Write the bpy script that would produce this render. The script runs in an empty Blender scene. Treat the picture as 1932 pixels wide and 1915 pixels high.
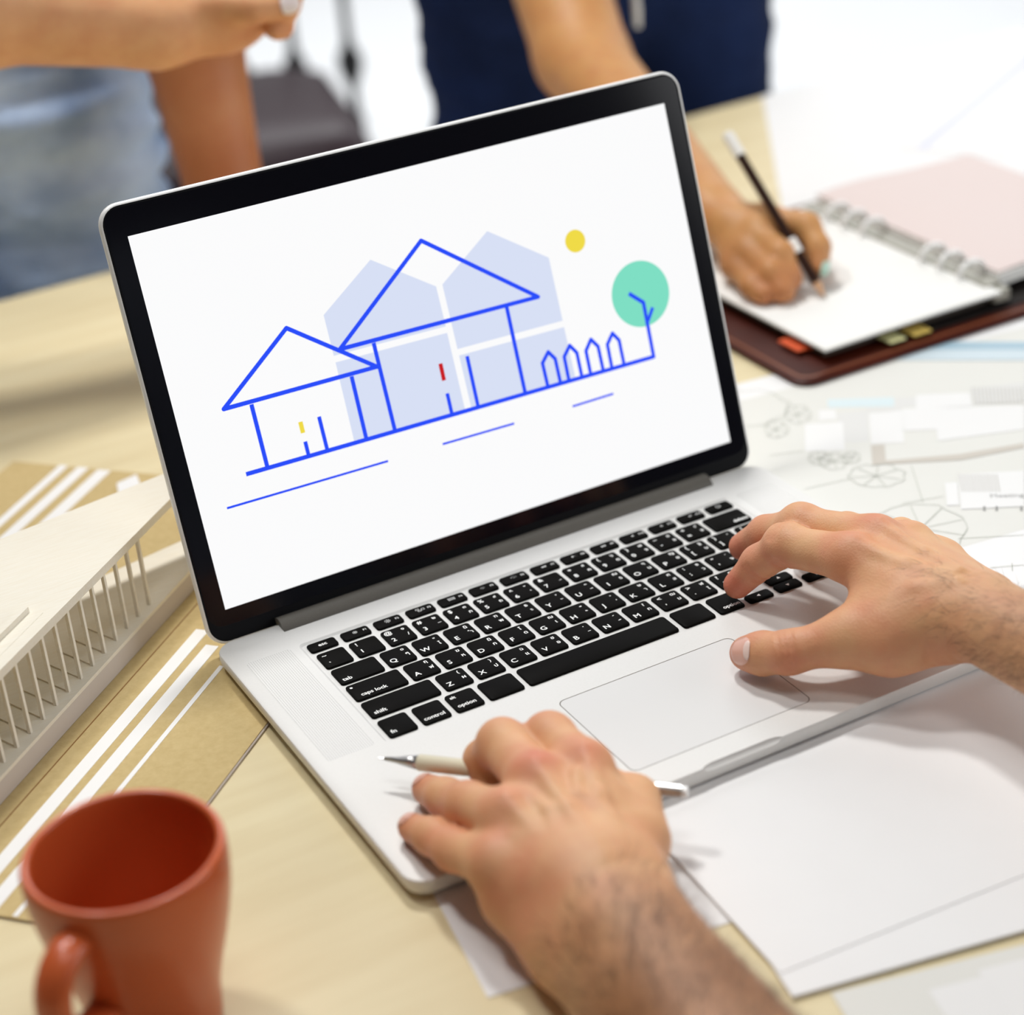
import bpy, bmesh, math, random
import numpy as np
from mathutils import Vector, Matrix

random.seed(7); rng = np.random.default_rng(7)
SC = bpy.context.scene
COL = SC.collection
ZT = 762.5            # millimetres: laptop deck plane (z = 0 in the builders) above the floor
TT = -12.5            # table top in builder millimetres
def W(x, y, z): return ((x) * .001, (y) * .001, (z + ZT) * .001)

# ------------------------------------------------------------------ camera
cam_d = bpy.data.cameras.new('camera'); cam = bpy.data.objects.new('camera', cam_d); COL.objects.link(cam)
RC = [[0.8730516, -0.4811814, -0.0790270], [-0.2892123, -0.3804798, -0.8784027], [0.3926029, 0.7897465, -0.4713421]]
m = Matrix(((RC[0][0], -RC[1][0], -RC[2][0], 0), (RC[0][1], -RC[1][1], -RC[2][1], 0), (RC[0][2], -RC[1][2], -RC[2][2], 0), (0, 0, 0, 1)))
m.translation = Vector(W(-439.818, -781.999, 563.795))
cam.matrix_world = m
cam_d.sensor_fit = 'HORIZONTAL'; cam_d.sensor_width = 36.0; cam_d.lens = 3747.06 / 1932 * 36
cam_d.clip_start = .02; cam_d.clip_end = 60
cam_d.dof.use_dof = True; cam_d.dof.focus_distance = 1.048; cam_d.dof.aperture_fstop = 4.2
SC.camera = cam

# ------------------------------------------------------------------ world and lights
wd = bpy.data.worlds.new('world'); SC.world = wd; wd.use_nodes = True
wd.node_tree.nodes['Background'].inputs[0].default_value = (.93, .96, 1, 1)
wd.node_tree.nodes['Background'].inputs[1].default_value = .07
def area(name, loc, target, sx, sy, power, col=(1, 1, 1)):
    l = bpy.data.lights.new(name, 'AREA'); l.shape = 'RECTANGLE'; l.size = sx; l.size_y = sy; l.energy = power; l.color = col
    o = bpy.data.objects.new(name, l); COL.objects.link(o)
    o.location = loc; o.rotation_euler = (Vector(target) - Vector(loc)).to_track_quat('-Z', 'Y').to_euler()
    return o
area('ceiling_or_fill_lamp', (.22, .92, 2.70), (.1, .1, .75), .22, .22, 21.5, (1, .99, .968))
area('ceiling_or_fill_lamp', (-.50, .72, 2.70), (-.1, .2, .75), .22, .22, 12.8, (1, .99, .968))
area('ceiling_or_fill_lamp', (-.2, -.45, 2.75), (.0, 0, .75), .5, .5, 6.2, (1, .99, .968))  # soft front fill added to brighten the near sheets and left side
area('window_or_fill_light', (2.3, -1.6, 1.75), (0, .1, .8), 2.0, 1.5, 34, (.97, .985, 1))
area('window_or_fill_light', (3.6, 2.6, 1.7), (.9, 1.9, .3), 3.0, 2.0, 26, (.95, .98, 1))  # fill added to whiten the far floor and brighten the jeans
area('ceiling_or_fill_lamp', (1.7, 3.6, 2.9), (1.7, 3.6, 0), 2.6, 2.6, 112, (.97, .985, 1))  # broad overhead panel added to whiten the floor behind the table
SC.view_settings.view_transform = 'Standard'; SC.view_settings.look = 'None'
SC.view_settings.exposure = 0.0; SC.view_settings.gamma = 1.0; SC.view_settings.use_curve_mapping = False

# ------------------------------------------------------------------ materials
MAT = {}
def srgb(r, g, b):
    f = lambda c: (c / 255 / 12.92) if c / 255 <= .04045 else ((c / 255 + .055) / 1.055) ** 2.4
    return (f(r), f(g), f(b), 1)
def mat(name, col, rough=.5, metal=0., spec=.5, noise=0., nscale=40., stretch=None, bump=0., bscale=200., coat=0., sss=0., col2=None):
    """Principled material; noise mixes col towards col2 (or a darker col)."""
    if name in MAT: return MAT[name]
    M = bpy.data.materials.new(name); M.use_nodes = True; MAT[name] = M
    nt = M.node_tree; p = nt.nodes['Principled BSDF']
    p.inputs['Base Color'].default_value = col; p.inputs['Roughness'].default_value = rough
    p.inputs['Metallic'].default_value = metal; p.inputs['Specular IOR Level'].default_value = spec
    p.inputs['Coat Weight'].default_value = coat
    if sss:
        p.inputs['Subsurface Weight'].default_value = sss
        p.inputs['Subsurface Radius'].default_value = (1, .35, .2); p.inputs['Subsurface Scale'].default_value = .004
    tc = nt.nodes.new('ShaderNodeTexCoord'); mp = nt.nodes.new('ShaderNodeMapping')
    nt.links.new(tc.outputs['Object'], mp.inputs['Vector'])
    if stretch:
        mp.inputs['Scale'].default_value = stretch[:3]
        if len(stretch) > 3: mp.inputs['Rotation'].default_value = (0, 0, stretch[3])
    if noise:
        n = nt.nodes.new('ShaderNodeTexNoise'); n.inputs['Scale'].default_value = nscale; n.inputs['Detail'].default_value = 6
        nt.links.new(mp.outputs['Vector'], n.inputs['Vector'])
        r = nt.nodes.new('ShaderNodeMapRange'); r.inputs[1].default_value = .3; r.inputs[2].default_value = .7; r.inputs[4].default_value = noise
        nt.links.new(n.outputs['Fac'], r.inputs[0])
        mx = nt.nodes.new('ShaderNodeMix'); mx.data_type = 'RGBA'
        mx.inputs[6].default_value = col; mx.inputs[7].default_value = col2 or (col[0] * .55, col[1] * .5, col[2] * .45, 1)
        nt.links.new(r.outputs[0], mx.inputs[0]); nt.links.new(mx.outputs[2], p.inputs['Base Color'])
    if bump:
        n2 = nt.nodes.new('ShaderNodeTexNoise'); n2.inputs['Scale'].default_value = bscale; n2.inputs['Detail'].default_value = 5
        nt.links.new(mp.outputs['Vector'], n2.inputs['Vector'])
        b = nt.nodes.new('ShaderNodeBump'); b.inputs['Strength'].default_value = bump; b.inputs['Distance'].default_value = .001
        nt.links.new(n2.outputs['Fac'], b.inputs['Height']); nt.links.new(b.outputs['Normal'], p.inputs['Normal'])
    return M
def emis(name, col, s=1.0):
    M = bpy.data.materials.new(name); M.use_nodes = True; nt = M.node_tree
    for n in list(nt.nodes): nt.nodes.remove(n)
    e = nt.nodes.new('ShaderNodeEmission'); e.inputs[0].default_value = col; e.inputs[1].default_value = s
    o = nt.nodes.new('ShaderNodeOutputMaterial'); nt.links.new(e.outputs[0], o.inputs[0]); return M

alu = mat('aluminium', (.765, .76, .74, 1), .55, .15, .35, noise=.06, nscale=900, bump=.05, bscale=2500)
alu_rim = mat('bright_aluminium', (.92, .92, .91, 1), .4, .15)
black_glass = mat('black_glass', (.004, .004, .007, 1), .1, 0, .2)
black_rubber = mat('black_rubber', (.004, .0045, .006, 1), .5, 0, .12)
hinge_m = mat('dark_hinge_plastic', (.13, .122, .105, 1), .5, 0, .5, noise=.3, nscale=1500)
key_m = mat('black_key_plastic', (.004, .0036, .003, 1), .5, 0, .035, bump=.06, bscale=3000)
legend_m = mat('white_legend', (.93, .93, .91, 1), .6)
pad_m = mat('trackpad_glass', (.73, .725, .715, 1), .55, .1, .3)
groove_m = mat('gap_shade', (.16, .14, .12, 1), .8)  # near-flush strip round the trackpad, coloured dark as the gap's shade
paper = mat('white_paper', (.86, .86, .86, 1), .75, 0, .25, noise=.03, nscale=30)
paper_cream = mat('cream_plan_paper', (.765, .765, .725, 1), .75, 0, .25, noise=.03, nscale=20)
kraft = mat('kraft_board', srgb(204, 182, 132), .85, 0, .2, noise=.35, nscale=260, bump=.15, bscale=900, col2=srgb(176, 150, 98))
balsa = mat('balsa_wood', srgb(236, 231, 218), .8, 0, .2, noise=.30, nscale=60, stretch=(1, 14, 8, math.radians(-42.3)), col2=srgb(222, 208, 180), bump=.2, bscale=300)
foam = mat('grey_foam_board', srgb(205, 196, 188), .8)
# birch table with long soft grain
wood = mat('birch_table_top', srgb(229, 216, 177), .45, 0, .3, noise=.55, nscale=5.5, stretch=(1.2, 9, 1, math.radians(-28)), col2=srgb(209, 190, 146), bump=.03, bscale=300)

# ------------------------------------------------------------------ object helpers
OFF = {}
def thing(name, label, cat, base, group=None):
    o = bpy.data.objects.new(name, None); COL.objects.link(o); o.empty_display_size = .02
    o.location = W(*base); OFF[o.name] = np.array(W(*base)); o['label'] = label; o['category'] = cat
    if group: o['group'] = group
    return o
def tag(o, label, cat, group=None):
    o['label'] = label; o['category'] = cat
    if group: o['group'] = group
    return o
def mesh_obj(name, vs, fs, material, parent=None, smooth=False, base=None, label=None, kind=None):
    """vs in builder millimetres."""
    v = np.asarray(vs, float).reshape(-1, 3) * .001; v[:, 2] += ZT * .001
    if parent is not None: off = OFF[parent.name]
    else: off = np.array(W(*base)) if base is not None else np.array([*((v.min(0) + v.max(0)) / 2)[:2], v[:, 2].min()])
    me = bpy.data.meshes.new(name); me.from_pydata((v - off).tolist(), [], [tuple(int(i) for i in f) for f in fs]); me.update()
    if smooth: me.polygons.foreach_set('use_smooth', [True] * len(me.polygons))
    o = bpy.data.objects.new(name, me); COL.objects.link(o)
    for mm in (material if isinstance(material, (list, tuple)) else [material]): me.materials.append(mm)
    if parent is not None: o.parent = parent
    else: o.location = off
    OFF[o.name] = off
    if label: o['label'] = label
    if kind: o['kind'] = kind
    return o
def linked(name, me, loc, parent, rotz=0):
    """another object sharing mesh data; loc in builder mm, relative frame of parent"""
    o = bpy.data.objects.new(name, me); COL.objects.link(o); o.parent = parent
    w = np.array(W(*loc)) - OFF[parent.name]; o.location = w; o.rotation_euler = (0, 0, rotz)
    OFF[o.name] = np.array(W(*loc)); return o
def smooth_angle(o, deg=35):
    me = o.data; me.polygons.foreach_set('use_smooth', [True] * len(me.polygons))
    bm = bmesh.new(); bm.from_mesh(me)
    for e in bm.edges:
        if len(e.link_faces) == 2 and e.calc_face_angle(0) > math.radians(deg): e.smooth = False
    bm.to_mesh(me); bm.free()

class MB:
    def __init__(s): s.v = []; s.f = []
    def add(s, v, f):
        k = len(s.v); s.v += [tuple(map(float, q)) for q in v]; s.f += [tuple(i + k for i in g) for g in f]; return s
    def box(s, c, d, M=None):
        x, y, z = d[0] / 2, d[1] / 2, d[2] / 2
        P = [(-x, -y, -z), (x, -y, -z), (x, y, -z), (-x, y, -z), (-x, -y, z), (x, -y, z), (x, y, z), (-x, y, z)]
        if M is not None: P = [tuple(M @ Vector(q)) for q in P]
        return s.add([(a + c[0], b + c[1], e + c[2]) for a, b, e in P], [(0, 3, 2, 1), (4, 5, 6, 7), (0, 1, 5, 4), (1, 2, 6, 5), (2, 3, 7, 6), (3, 0, 4, 7)])
    def loft(s, rings, cap0=True, cap1=True):
        n = len(rings[0]); v = [q for r in rings for q in r]; f = []
        for i in range(len(rings) - 1):
            for j in range(n):
                a, b = i * n + j, i * n + (j + 1) % n; f.append((a, b, b + n, a + n))
        if cap0: f.append(tuple(range(n - 1, -1, -1)))
        if cap1: f.append(tuple((len(rings) - 1) * n + j for j in range(n)))
        return s.add(v, f)
    def tube(s, pts, r, n=10, cap=True):
        P = [np.array(q, float) for q in pts]; rs = r if hasattr(r, '__len__') else [r] * len(P)
        rings = []; T0 = P[1] - P[0]; T0 /= np.linalg.norm(T0)
        up = np.array([0, 0, 1.]) if abs(T0[2]) < .9 else np.array([1., 0, 0])
        N = np.cross(T0, up); N /= np.linalg.norm(N)
        for i in range(len(P)):
            T = (P[min(i + 1, len(P) - 1)] - P[max(i - 1, 0)]); T /= np.linalg.norm(T)
            N = N - T * (N @ T); N /= np.linalg.norm(N); B = np.cross(T, N)
            rings.append([tuple(P[i] + rs[i] * (math.cos(a) * N + math.sin(a) * B)) for a in np.linspace(0, 2 * math.pi, n, endpoint=False)])
        return s.loft(rings, cap, cap)
    def lathe(s, prof, c, n=48):
        rings = [[(c[0] + r * math.cos(a), c[1] + r * math.sin(a), c[2] + z) for a in np.linspace(0, 2 * math.pi, n, endpoint=False)] for r, z in prof]
        return s.loft(rings)
    def poly(s, pts): return s.add(pts, [tuple(range(len(pts)))])
    def build(s, name, material, parent=None, **k): return mesh_obj(name, s.v, s.f, material, parent, **k)

def rrect(x0, x1, y0, y1, r, n=6):
    o = []
    for cx, cy, a0 in ((x1 - r, y0 + r, -90), (x1 - r, y1 - r, 0), (x0 + r, y1 - r, 90), (x0 + r, y0 + r, 180)):
        for k in range(n + 1):
            a = math.radians(a0 + 90 * k / n); o.append((cx + r * math.cos(a), cy + r * math.sin(a)))
    return o
def rslab(x0, x1, y0, y1, r, prof, n=6):
    """prof: list of (inset, z) -> rings"""
    return [[(a, b, z) for a, b in rrect(x0 + i, x1 - i, y0 + i, y1 - i, max(r - i, .05), n)] for i, z in prof]
def boolean(o, cutters):
    for c in cutters:
        md = o.modifiers.new('cut', 'BOOLEAN'); md.operation = 'DIFFERENCE'; md.object = c; md.solver = 'EXACT'
    bpy.context.view_layer.update()
    me = bpy.data.meshes.new_from_object(o.evaluated_get(bpy.context.evaluated_depsgraph_get()))
    o.modifiers.clear(); mats = list(o.data.materials); o.data = me
    if not me.materials:
        for q in mats: me.materials.append(q)
    for c in cutters: bpy.data.objects.remove(c)

GLY = {}
def glyph(txt):
    if txt in GLY: return GLY[txt]
    c = bpy.data.curves.new('glyph', 'FONT'); c.body = txt; c.size = 1; c.resolution_u = 3
    o = bpy.data.objects.new('glyph', c); COL.objects.link(o); bpy.context.view_layer.update()
    me = bpy.data.meshes.new_from_object(o.evaluated_get(bpy.context.evaluated_depsgraph_get()))
    v = np.array([q.co[:] for q in me.vertices]).reshape(-1, 3); f = [tuple(p.vertices) for p in me.polygons]
    bpy.data.objects.remove(o); bpy.data.curves.remove(c); bpy.data.meshes.remove(me)
    if len(v): v[:, 0] -= (v[:, 0].min() + v[:, 0].max()) / 2; 
    GLY[txt] = (v, f); return GLY[txt]
def add_text(mb, txt, x, y, z, size, cy=True, rot=0., sx=1.0, bold=0.):
    """flat text, centred at x,y (mm)"""
    v, f = glyph(txt)
    if not len(v): return
    v = v.copy()
    if cy: v[:, 1] -= (v[:, 1].min() + v[:, 1].max()) / 2
    for ox, oy in (((0, 0), (bold, 0), (-bold, 0), (0, bold), (0, -bold)) if bold else ((0, 0),)):
        w = v * size; w[:, 0] = w[:, 0] * sx + ox; w[:, 1] += oy
        c, s_ = math.cos(rot), math.sin(rot)
        mb.add(np.stack([x + c * w[:, 0] - s_ * w[:, 1], y + s_ * w[:, 0] + c * w[:, 1], np.full(len(w), z + ox * .02 + oy * .05)], 1), f)

# ------------------------------------------------------------------ implicit-surface bodies
def sminp(a, b, k):
    if k <= 0: return np.minimum(a, b)
    h = np.clip(.5 + .5 * (b - a) / k, 0, 1); return b + (a - b) * h - k * h * (1 - h)
def cone_d(P, a, b, ra, rb, flat=None):
    a = np.asarray(a, float); b = np.asarray(b, float)
    if flat is not None:
        n = np.asarray(flat[:3], float); n = n / np.linalg.norm(n); k = 1 / flat[3] - 1
        P = P + ((P - a) @ n)[..., None] * n * k; b = b + ((b - a) @ n) * n * k
    ba = b - a; L = ba @ ba + 1e-9; pa = P - a
    h = np.clip((pa @ ba) / L, 0, 1)
    return np.linalg.norm(pa - h[..., None] * ba, axis=-1) - (ra + (rb - ra) * h)
class Body:
    """core: cones blended with a wide k; limbs: chains blended to the core but not to each other."""
    def __init__(s, k=10): s.core = []; s.limbs = []; s.det = []; s.cuts = []; s.k = k
    def c(s, a, b, ra, rb, flat=None, k=None): s.core.append((a, b, ra, rb, flat, k)); return s
    def limb(s, pts, rs, k=4., kc=7.): s.limbs.append((pts, rs, k, kc)); return s
    def arc(s, c, axis, up, rad, half_deg, r=.7, k=1.2):
        """crease: thin groove running round a limb on the side of up"""
        ax = np.array(axis, float); ax /= np.linalg.norm(ax); u = np.array(up, float); u -= ax * (u @ ax); u /= np.linalg.norm(u); w = np.cross(ax, u)
        
        T = np.radians(np.linspace(-half_deg, half_deg, 9)); d = np.cos(T)[:, None] * u + np.sin(T)[:, None] * w; q = np.array(c) + d * (rad + 9)
        for _ in range(24): q = q - d * np.maximum(s.eval(q), 0)[:, None] * .85
        pts = list(q - d * (r * .45 * np.abs(T) / math.radians(half_deg) * -1 + .0)[:, None])
        s.cuts.append((pts, r, k)); return s
    def ridge(s, pts, r, k=2.5): s.det.append((pts, r, k)); return s
    def eval(s, P, far=None):
        ok = (lambda d0, m: True) if far is None else (lambda a, b, ra, rb, fl=None: cone_d(far[0][None], a, b, ra, rb, fl)[0] < far[1])
        if far is None: ok = lambda *q: True
        big = np.full(P.shape[:-1], 1e3); D = big.copy()
        for a, b, ra, rb, fl, k in s.core:
            if ok(a, b, ra, rb, fl): D = sminp(D, cone_d(P, a, b, ra, rb, fl), k or s.k)
        for pts, r, k in s.det:
            for i in range(len(pts) - 1):
                if ok(pts[i], pts[i + 1], r, r): D = sminp(D, cone_d(P, pts[i], pts[i + 1], r, r), k)
        out = D.copy()
        for pts, rs, k, kc in s.limbs:
            F = None
            for i in range(len(pts) - 1):
                if ok(pts[i], pts[i + 1], rs[i], rs[i + 1]):
                    e = cone_d(P, pts[i], pts[i + 1], rs[i], rs[i + 1]); F = e if F is None else sminp(F, e, k)
            if F is not None: out = sminp(out, sminp(D, F, kc), .8)
        for pts, r, k in s.cuts:
            G = None
            for i in range(len(pts) - 1):
                if ok(pts[i], pts[i + 1], r, r):
                    e = cone_d(P, pts[i], pts[i + 1], r, r); G = e if G is None else np.minimum(G, e)
            if G is not None: out = -sminp(-out, G, k)
        return out
    def bounds(s):
        L = []
        for a, b, ra, rb, fl, k in s.core: r = max(ra, rb) + 6; L += [np.array(a) - r, np.array(a) + r, np.array(b) - r, np.array(b) + r]
        for pts, rs, k, kc in s.limbs:
            for q, r in zip(pts, rs): L += [np.array(q) - r - 6, np.array(q) + r + 6]
        L = np.array(L, float); return L.min(0), L.max(0)
    def mesh(s, h, clip=None):
        lo, hi = s.bounds()
        if clip is not None: lo = np.maximum(lo, clip[0]); hi = np.minimum(hi, clip[1])
        n = np.ceil((hi - lo) / h).astype(int) + 2
        ax = [lo[i] + h * np.arange(n[i]) for i in range(3)]
        D = np.empty(n); CH = 24
        # coarse pass to skip empty blocks
        for i0 in range(0, n[0], CH):
            for j0 in range(0, n[1], CH):
                for k0 in range(0, n[2], CH):
                    i1, j1, k1 = min(i0 + CH, n[0]), min(j0 + CH, n[1]), min(k0 + CH, n[2])
                    c = np.array([(ax[0][i0] + ax[0][i1 - 1]) / 2, (ax[1][j0] + ax[1][j1 - 1]) / 2, (ax[2][k0] + ax[2][k1 - 1]) / 2])
                    d = s.eval(c[None])[0]; rad = .5 * CH * h * 1.75
                    if d > rad * 1.6 + 8: D[i0:i1, j0:j1, k0:k1] = d; continue
                    G = np.stack(np.meshgrid(ax[0][i0:i1], ax[1][j0:j1], ax[2][k0:k1], indexing='ij'), -1)
                    D[i0:i1, j0:j1, k0:k1] = s.eval(G, (c, rad * 1.35 + s.k + 6))
        D[0] = np.maximum(D[0], .3); D[-1] = np.maximum(D[-1], .3); D[:, 0] = np.maximum(D[:, 0], .3); D[:, -1] = np.maximum(D[:, -1], .3)
        D[:, :, 0] = np.maximum(D[:, :, 0], .3); D[:, :, -1] = np.maximum(D[:, :, -1], .3)
        return surface_nets(D, lo, h)
def surface_nets(D, lo, h):
    S = D < 0; n = np.array(D.shape) - 1
    cnt = np.zeros(n, int)
    for a in (0, 1):
        for b in (0, 1):
            for c in (0, 1): cnt += S[a:n[0] + a, b:n[1] + b, c:n[2] + c]
    act = (cnt > 0) & (cnt < 8); I = np.argwhere(act)
    idx = np.full(n, -1); idx[act] = np.arange(len(I))
    acc = np.zeros((len(I), 3)); num = np.zeros(len(I))
    cs = [(a, b, c) for a in (0, 1) for b in (0, 1) for c in (0, 1)]
    for p in cs:
        for q in cs:
            if sum(q) == sum(p) + 1 and all(y >= x for x, y in zip(p, q)):
                d0 = D[tuple((I + p).T)]; d1 = D[tuple((I + q).T)]; x = (d0 < 0) != (d1 < 0)
                t = np.where(x, d0 / np.where(x, d0 - d1, 1), 0)
                pos = np.array(p) + t[:, None] * (np.array(q) - np.array(p))
                acc[x] += pos[x]; num[x] += 1
    V = lo + h * (I + acc / num[:, None])
    F = []
    for ax in range(3):
        o1, o2 = [(1, 2), (2, 0), (0, 1)][ax]
        sl0 = [slice(None)] * 3; sl1 = [slice(None)] * 3
        sl0[ax] = slice(0, -1); sl1[ax] = slice(1, None)
        a, b = S[tuple(sl0)], S[tuple(sl1)]
        E = np.argwhere(a != b)
        E = E[(E[:, o1] > 0) & (E[:, o2] > 0) & (E[:, o1] < n[o1]) & (E[:, o2] < n[o2])]
        if not len(E): continue
        def cell(d1, d2):
            q = E.copy(); q[:, o1] -= d1; q[:, o2] -= d2; return idx[tuple(q.T)]
        Q = np.stack([cell(1, 1), cell(0, 1), cell(0, 0), cell(1, 0)], 1)
        flip = ~a[tuple(E.T)]; Q[flip] = Q[flip][:, ::-1]
        F.append(Q[(Q >= 0).all(1)])
    return V, np.concatenate(F)
def laplace(V, F, it=2, lam=.4):
    E = np.concatenate([F[:, [i, (i + 1) % 4]] for i in range(4)]); 
    for _ in range(it):
        A = np.zeros_like(V); c = np.zeros(len(V))
        np.add.at(A, E[:, 0], V[E[:, 1]]); np.add.at(c, E[:, 0], 1); np.add.at(A, E[:, 1], V[E[:, 0]]); np.add.at(c, E[:, 1], 1)
        V = V + lam * (A / np.maximum(c, 1)[:, None] - V)
    return V
def vnormals(V, F):
    n = np.cross(V[F[:, 2]] - V[F[:, 0]], V[F[:, 3]] - V[F[:, 1]]); N = np.zeros_like(V)
    for i in range(4): np.add.at(N, F[:, i], n)
    return N / np.maximum(np.linalg.norm(N, axis=1), 1e-9)[:, None]

def skin_mat(name, base, red, dark, bump=.2):
    M = bpy.data.materials.new(name); M.use_nodes = True; nt = M.node_tree; p = nt.nodes['Principled BSDF']
    p.inputs['Roughness'].default_value = .48; p.inputs['Specular IOR Level'].default_value = .35
    p.inputs['Subsurface Weight'].default_value = .12; p.inputs['Subsurface Radius'].default_value = (1, .3, .15); p.inputs['Subsurface Scale'].default_value = .003
    at = nt.nodes.new('ShaderNodeAttribute'); at.attribute_name = 'tint'
    sep = nt.nodes.new('ShaderNodeSeparateColor'); nt.links.new(at.outputs['Color'], sep.inputs[0])
    tc = nt.nodes.new('ShaderNodeTexCoord')
    n = nt.nodes.new('ShaderNodeTexNoise'); n.inputs['Scale'].default_value = 55; n.inputs['Detail'].default_value = 5
    nt.links.new(tc.outputs['Object'], n.inputs['Vector'])
    m1 = nt.nodes.new('ShaderNodeMix'); m1.data_type = 'RGBA'; m1.inputs[6].default_value = base; m1.inputs[7].default_value = red
    ad = nt.nodes.new('ShaderNodeMath'); ad.operation = 'MULTIPLY_ADD'; ad.inputs[1].default_value = .9; ad.inputs[2].default_value = -.25; ad.use_clamp = True
    nt.links.new(n.outputs['Fac'], ad.inputs[0])
    mx = nt.nodes.new('ShaderNodeMath'); mx.operation = 'ADD'; mx.use_clamp = True
    nt.links.new(ad.outputs[0], mx.inputs[0]); nt.links.new(sep.outputs[0], mx.inputs[1]); nt.links.new(mx.outputs[0], m1.inputs[0])
    m2 = nt.nodes.new('ShaderNodeMix'); m2.data_type = 'RGBA'; m2.inputs[7].default_value = dark
    nt.links.new(sep.outputs[1], m2.inputs[0]); nt.links.new(m1.outputs[2], m2.inputs[6]); nt.links.new(m2.outputs[2], p.inputs['Base Color'])
    v = nt.nodes.new('ShaderNodeTexVoronoi'); v.inputs['Scale'].default_value = 900; nt.links.new(tc.outputs['Object'], v.inputs['Vector'])
    n3 = nt.nodes.new('ShaderNodeTexNoise'); n3.inputs['Scale'].default_value = 180; n3.inputs['Detail'].default_value = 6; nt.links.new(tc.outputs['Object'], n3.inputs['Vector'])
    sm = nt.nodes.new('ShaderNodeMath'); sm.operation = 'MULTIPLY_ADD'; sm.inputs[1].default_value = 2.2
    nt.links.new(n3.outputs['Fac'], sm.inputs[0]); nt.links.new(v.outputs['Distance'], sm.inputs[2])
    b = nt.nodes.new('ShaderNodeBump'); b.inputs['Strength'].default_value = bump; b.inputs['Distance'].default_value = .0006
    nt.links.new(sm.outputs[0], b.inputs['Height']); nt.links.new(b.outputs['Normal'], p.inputs['Normal'])
    return M
def body_obj(name, V, F, material, parent=None, reds=(), darks=(), **k):
    o = mesh_obj(name, V, F, material, parent, smooth=True, **k)
    t = np.zeros((len(V), 4)); t[:, 3] = 1
    for c, r, a in reds: t[:, 0] = np.maximum(t[:, 0], a * np.exp(-((V - np.array(c)) ** 2).sum(1) / (r * r)))
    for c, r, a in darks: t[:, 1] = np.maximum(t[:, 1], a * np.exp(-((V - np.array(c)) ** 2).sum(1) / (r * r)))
    ca = o.data.color_attributes.new('tint', 'FLOAT_COLOR', 'POINT'); ca.data.foreach_set('color', t.ravel())
    return o
def strands(name, V, N, sel, dirn, n, length, width, material, parent, lift=.35):
    """short hairs growing from selected surface points"""
    ids = rng.choice(np.flatnonzero(sel), n); mb_v = []; mb_f = []
    d0 = np.asarray(dirn, float); d0 /= np.linalg.norm(d0)
    for i in ids:
        nn = N[i]; d = d0 + rng.normal(0, .38, 3); d = d - nn * (d @ nn); d /= np.linalg.norm(d) + 1e-9
        L = length * rng.uniform(.5, 1.25); side = np.cross(nn, d); p = V[i] + rng.normal(0, .6, 3) - nn * .3
        p = p - nn * 0
        curl = rng.normal(0, .35); pts = []
        for k in range(4):
            t = k / 3; pts.append(p + L * t * (d * (1 - .1 * t) + nn * lift * (1 - .45 * t) + side * curl * t * t))
        b = len(mb_v)
        for k in range(4):
            w = width * (1 - .75 * k / 3); mb_v += [pts[k] - side * w / 2, pts[k] + side * w / 2]
        for k in range(3): mb_f.append((b + 2 * k, b + 2 * k + 1, b + 2 * k + 3, b + 2 * k + 2))
    return mesh_obj(name, mb_v, mb_f, material, parent, kind='stuff')
def nail(name, body, c, axis, up, wid, ln, material, parent, lift=.35, nu=9, nv=11):
    """curved fingernail patch dropped on to the body surface around c"""
    ax = np.array(axis, float); ax /= np.linalg.norm(ax); up = np.array(up, float); up -= ax * (up @ ax); up /= np.linalg.norm(up); sd = np.cross(ax, up)
    P = []
    for j in range(nv):
        for i in range(nu):
            u = (i / (nu - 1) * 2 - 1); v = (j / (nv - 1) * 2 - 1)
            du, dv = u * math.sqrt(1 - .42 * v * v), v * math.sqrt(1 - .42 * u * u)
            P.append(np.array(c) + sd * du * wid / 2 + ax * dv * ln / 2 + up * 16)
    P = np.array(P); t = np.zeros(len(P))
    for _ in range(40): t = np.minimum(t + np.maximum(body.eval(P - up * t[:, None]), 0) * .8, 24)
    Q = P - up * t[:, None] + up * lift
    f = [(j * nu + i, j * nu + i + 1, (j + 1) * nu + i + 1, (j + 1) * nu + i) for j in range(nv - 1) for i in range(nu - 1)]
    o = mesh_obj(name, Q, f, material, parent, smooth=True)
    md = o.modifiers.new('thick', 'SOLIDIFY'); md.thickness = .0005; md.offset = -1
    return o

# ------------------------------------------------------------------ the room
def struct(o): o['kind'] = 'structure'; return o
floor_m = mat('pale_polished_floor', (.86, .87, .88, 1), .35, 0, .4, noise=.05, nscale=3)
wall_m = mat('white_wall_paint', (.88, .88, .87, 1), .8)
struct(MB().box((1200, 2600, -ZT - 30), (9000, 9400, 60)).build('floor', floor_m))
struct(MB().box((1200, 7360, 1400 - ZT), (9000, 120, 2800)).build('wall_back', wall_m))

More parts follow.
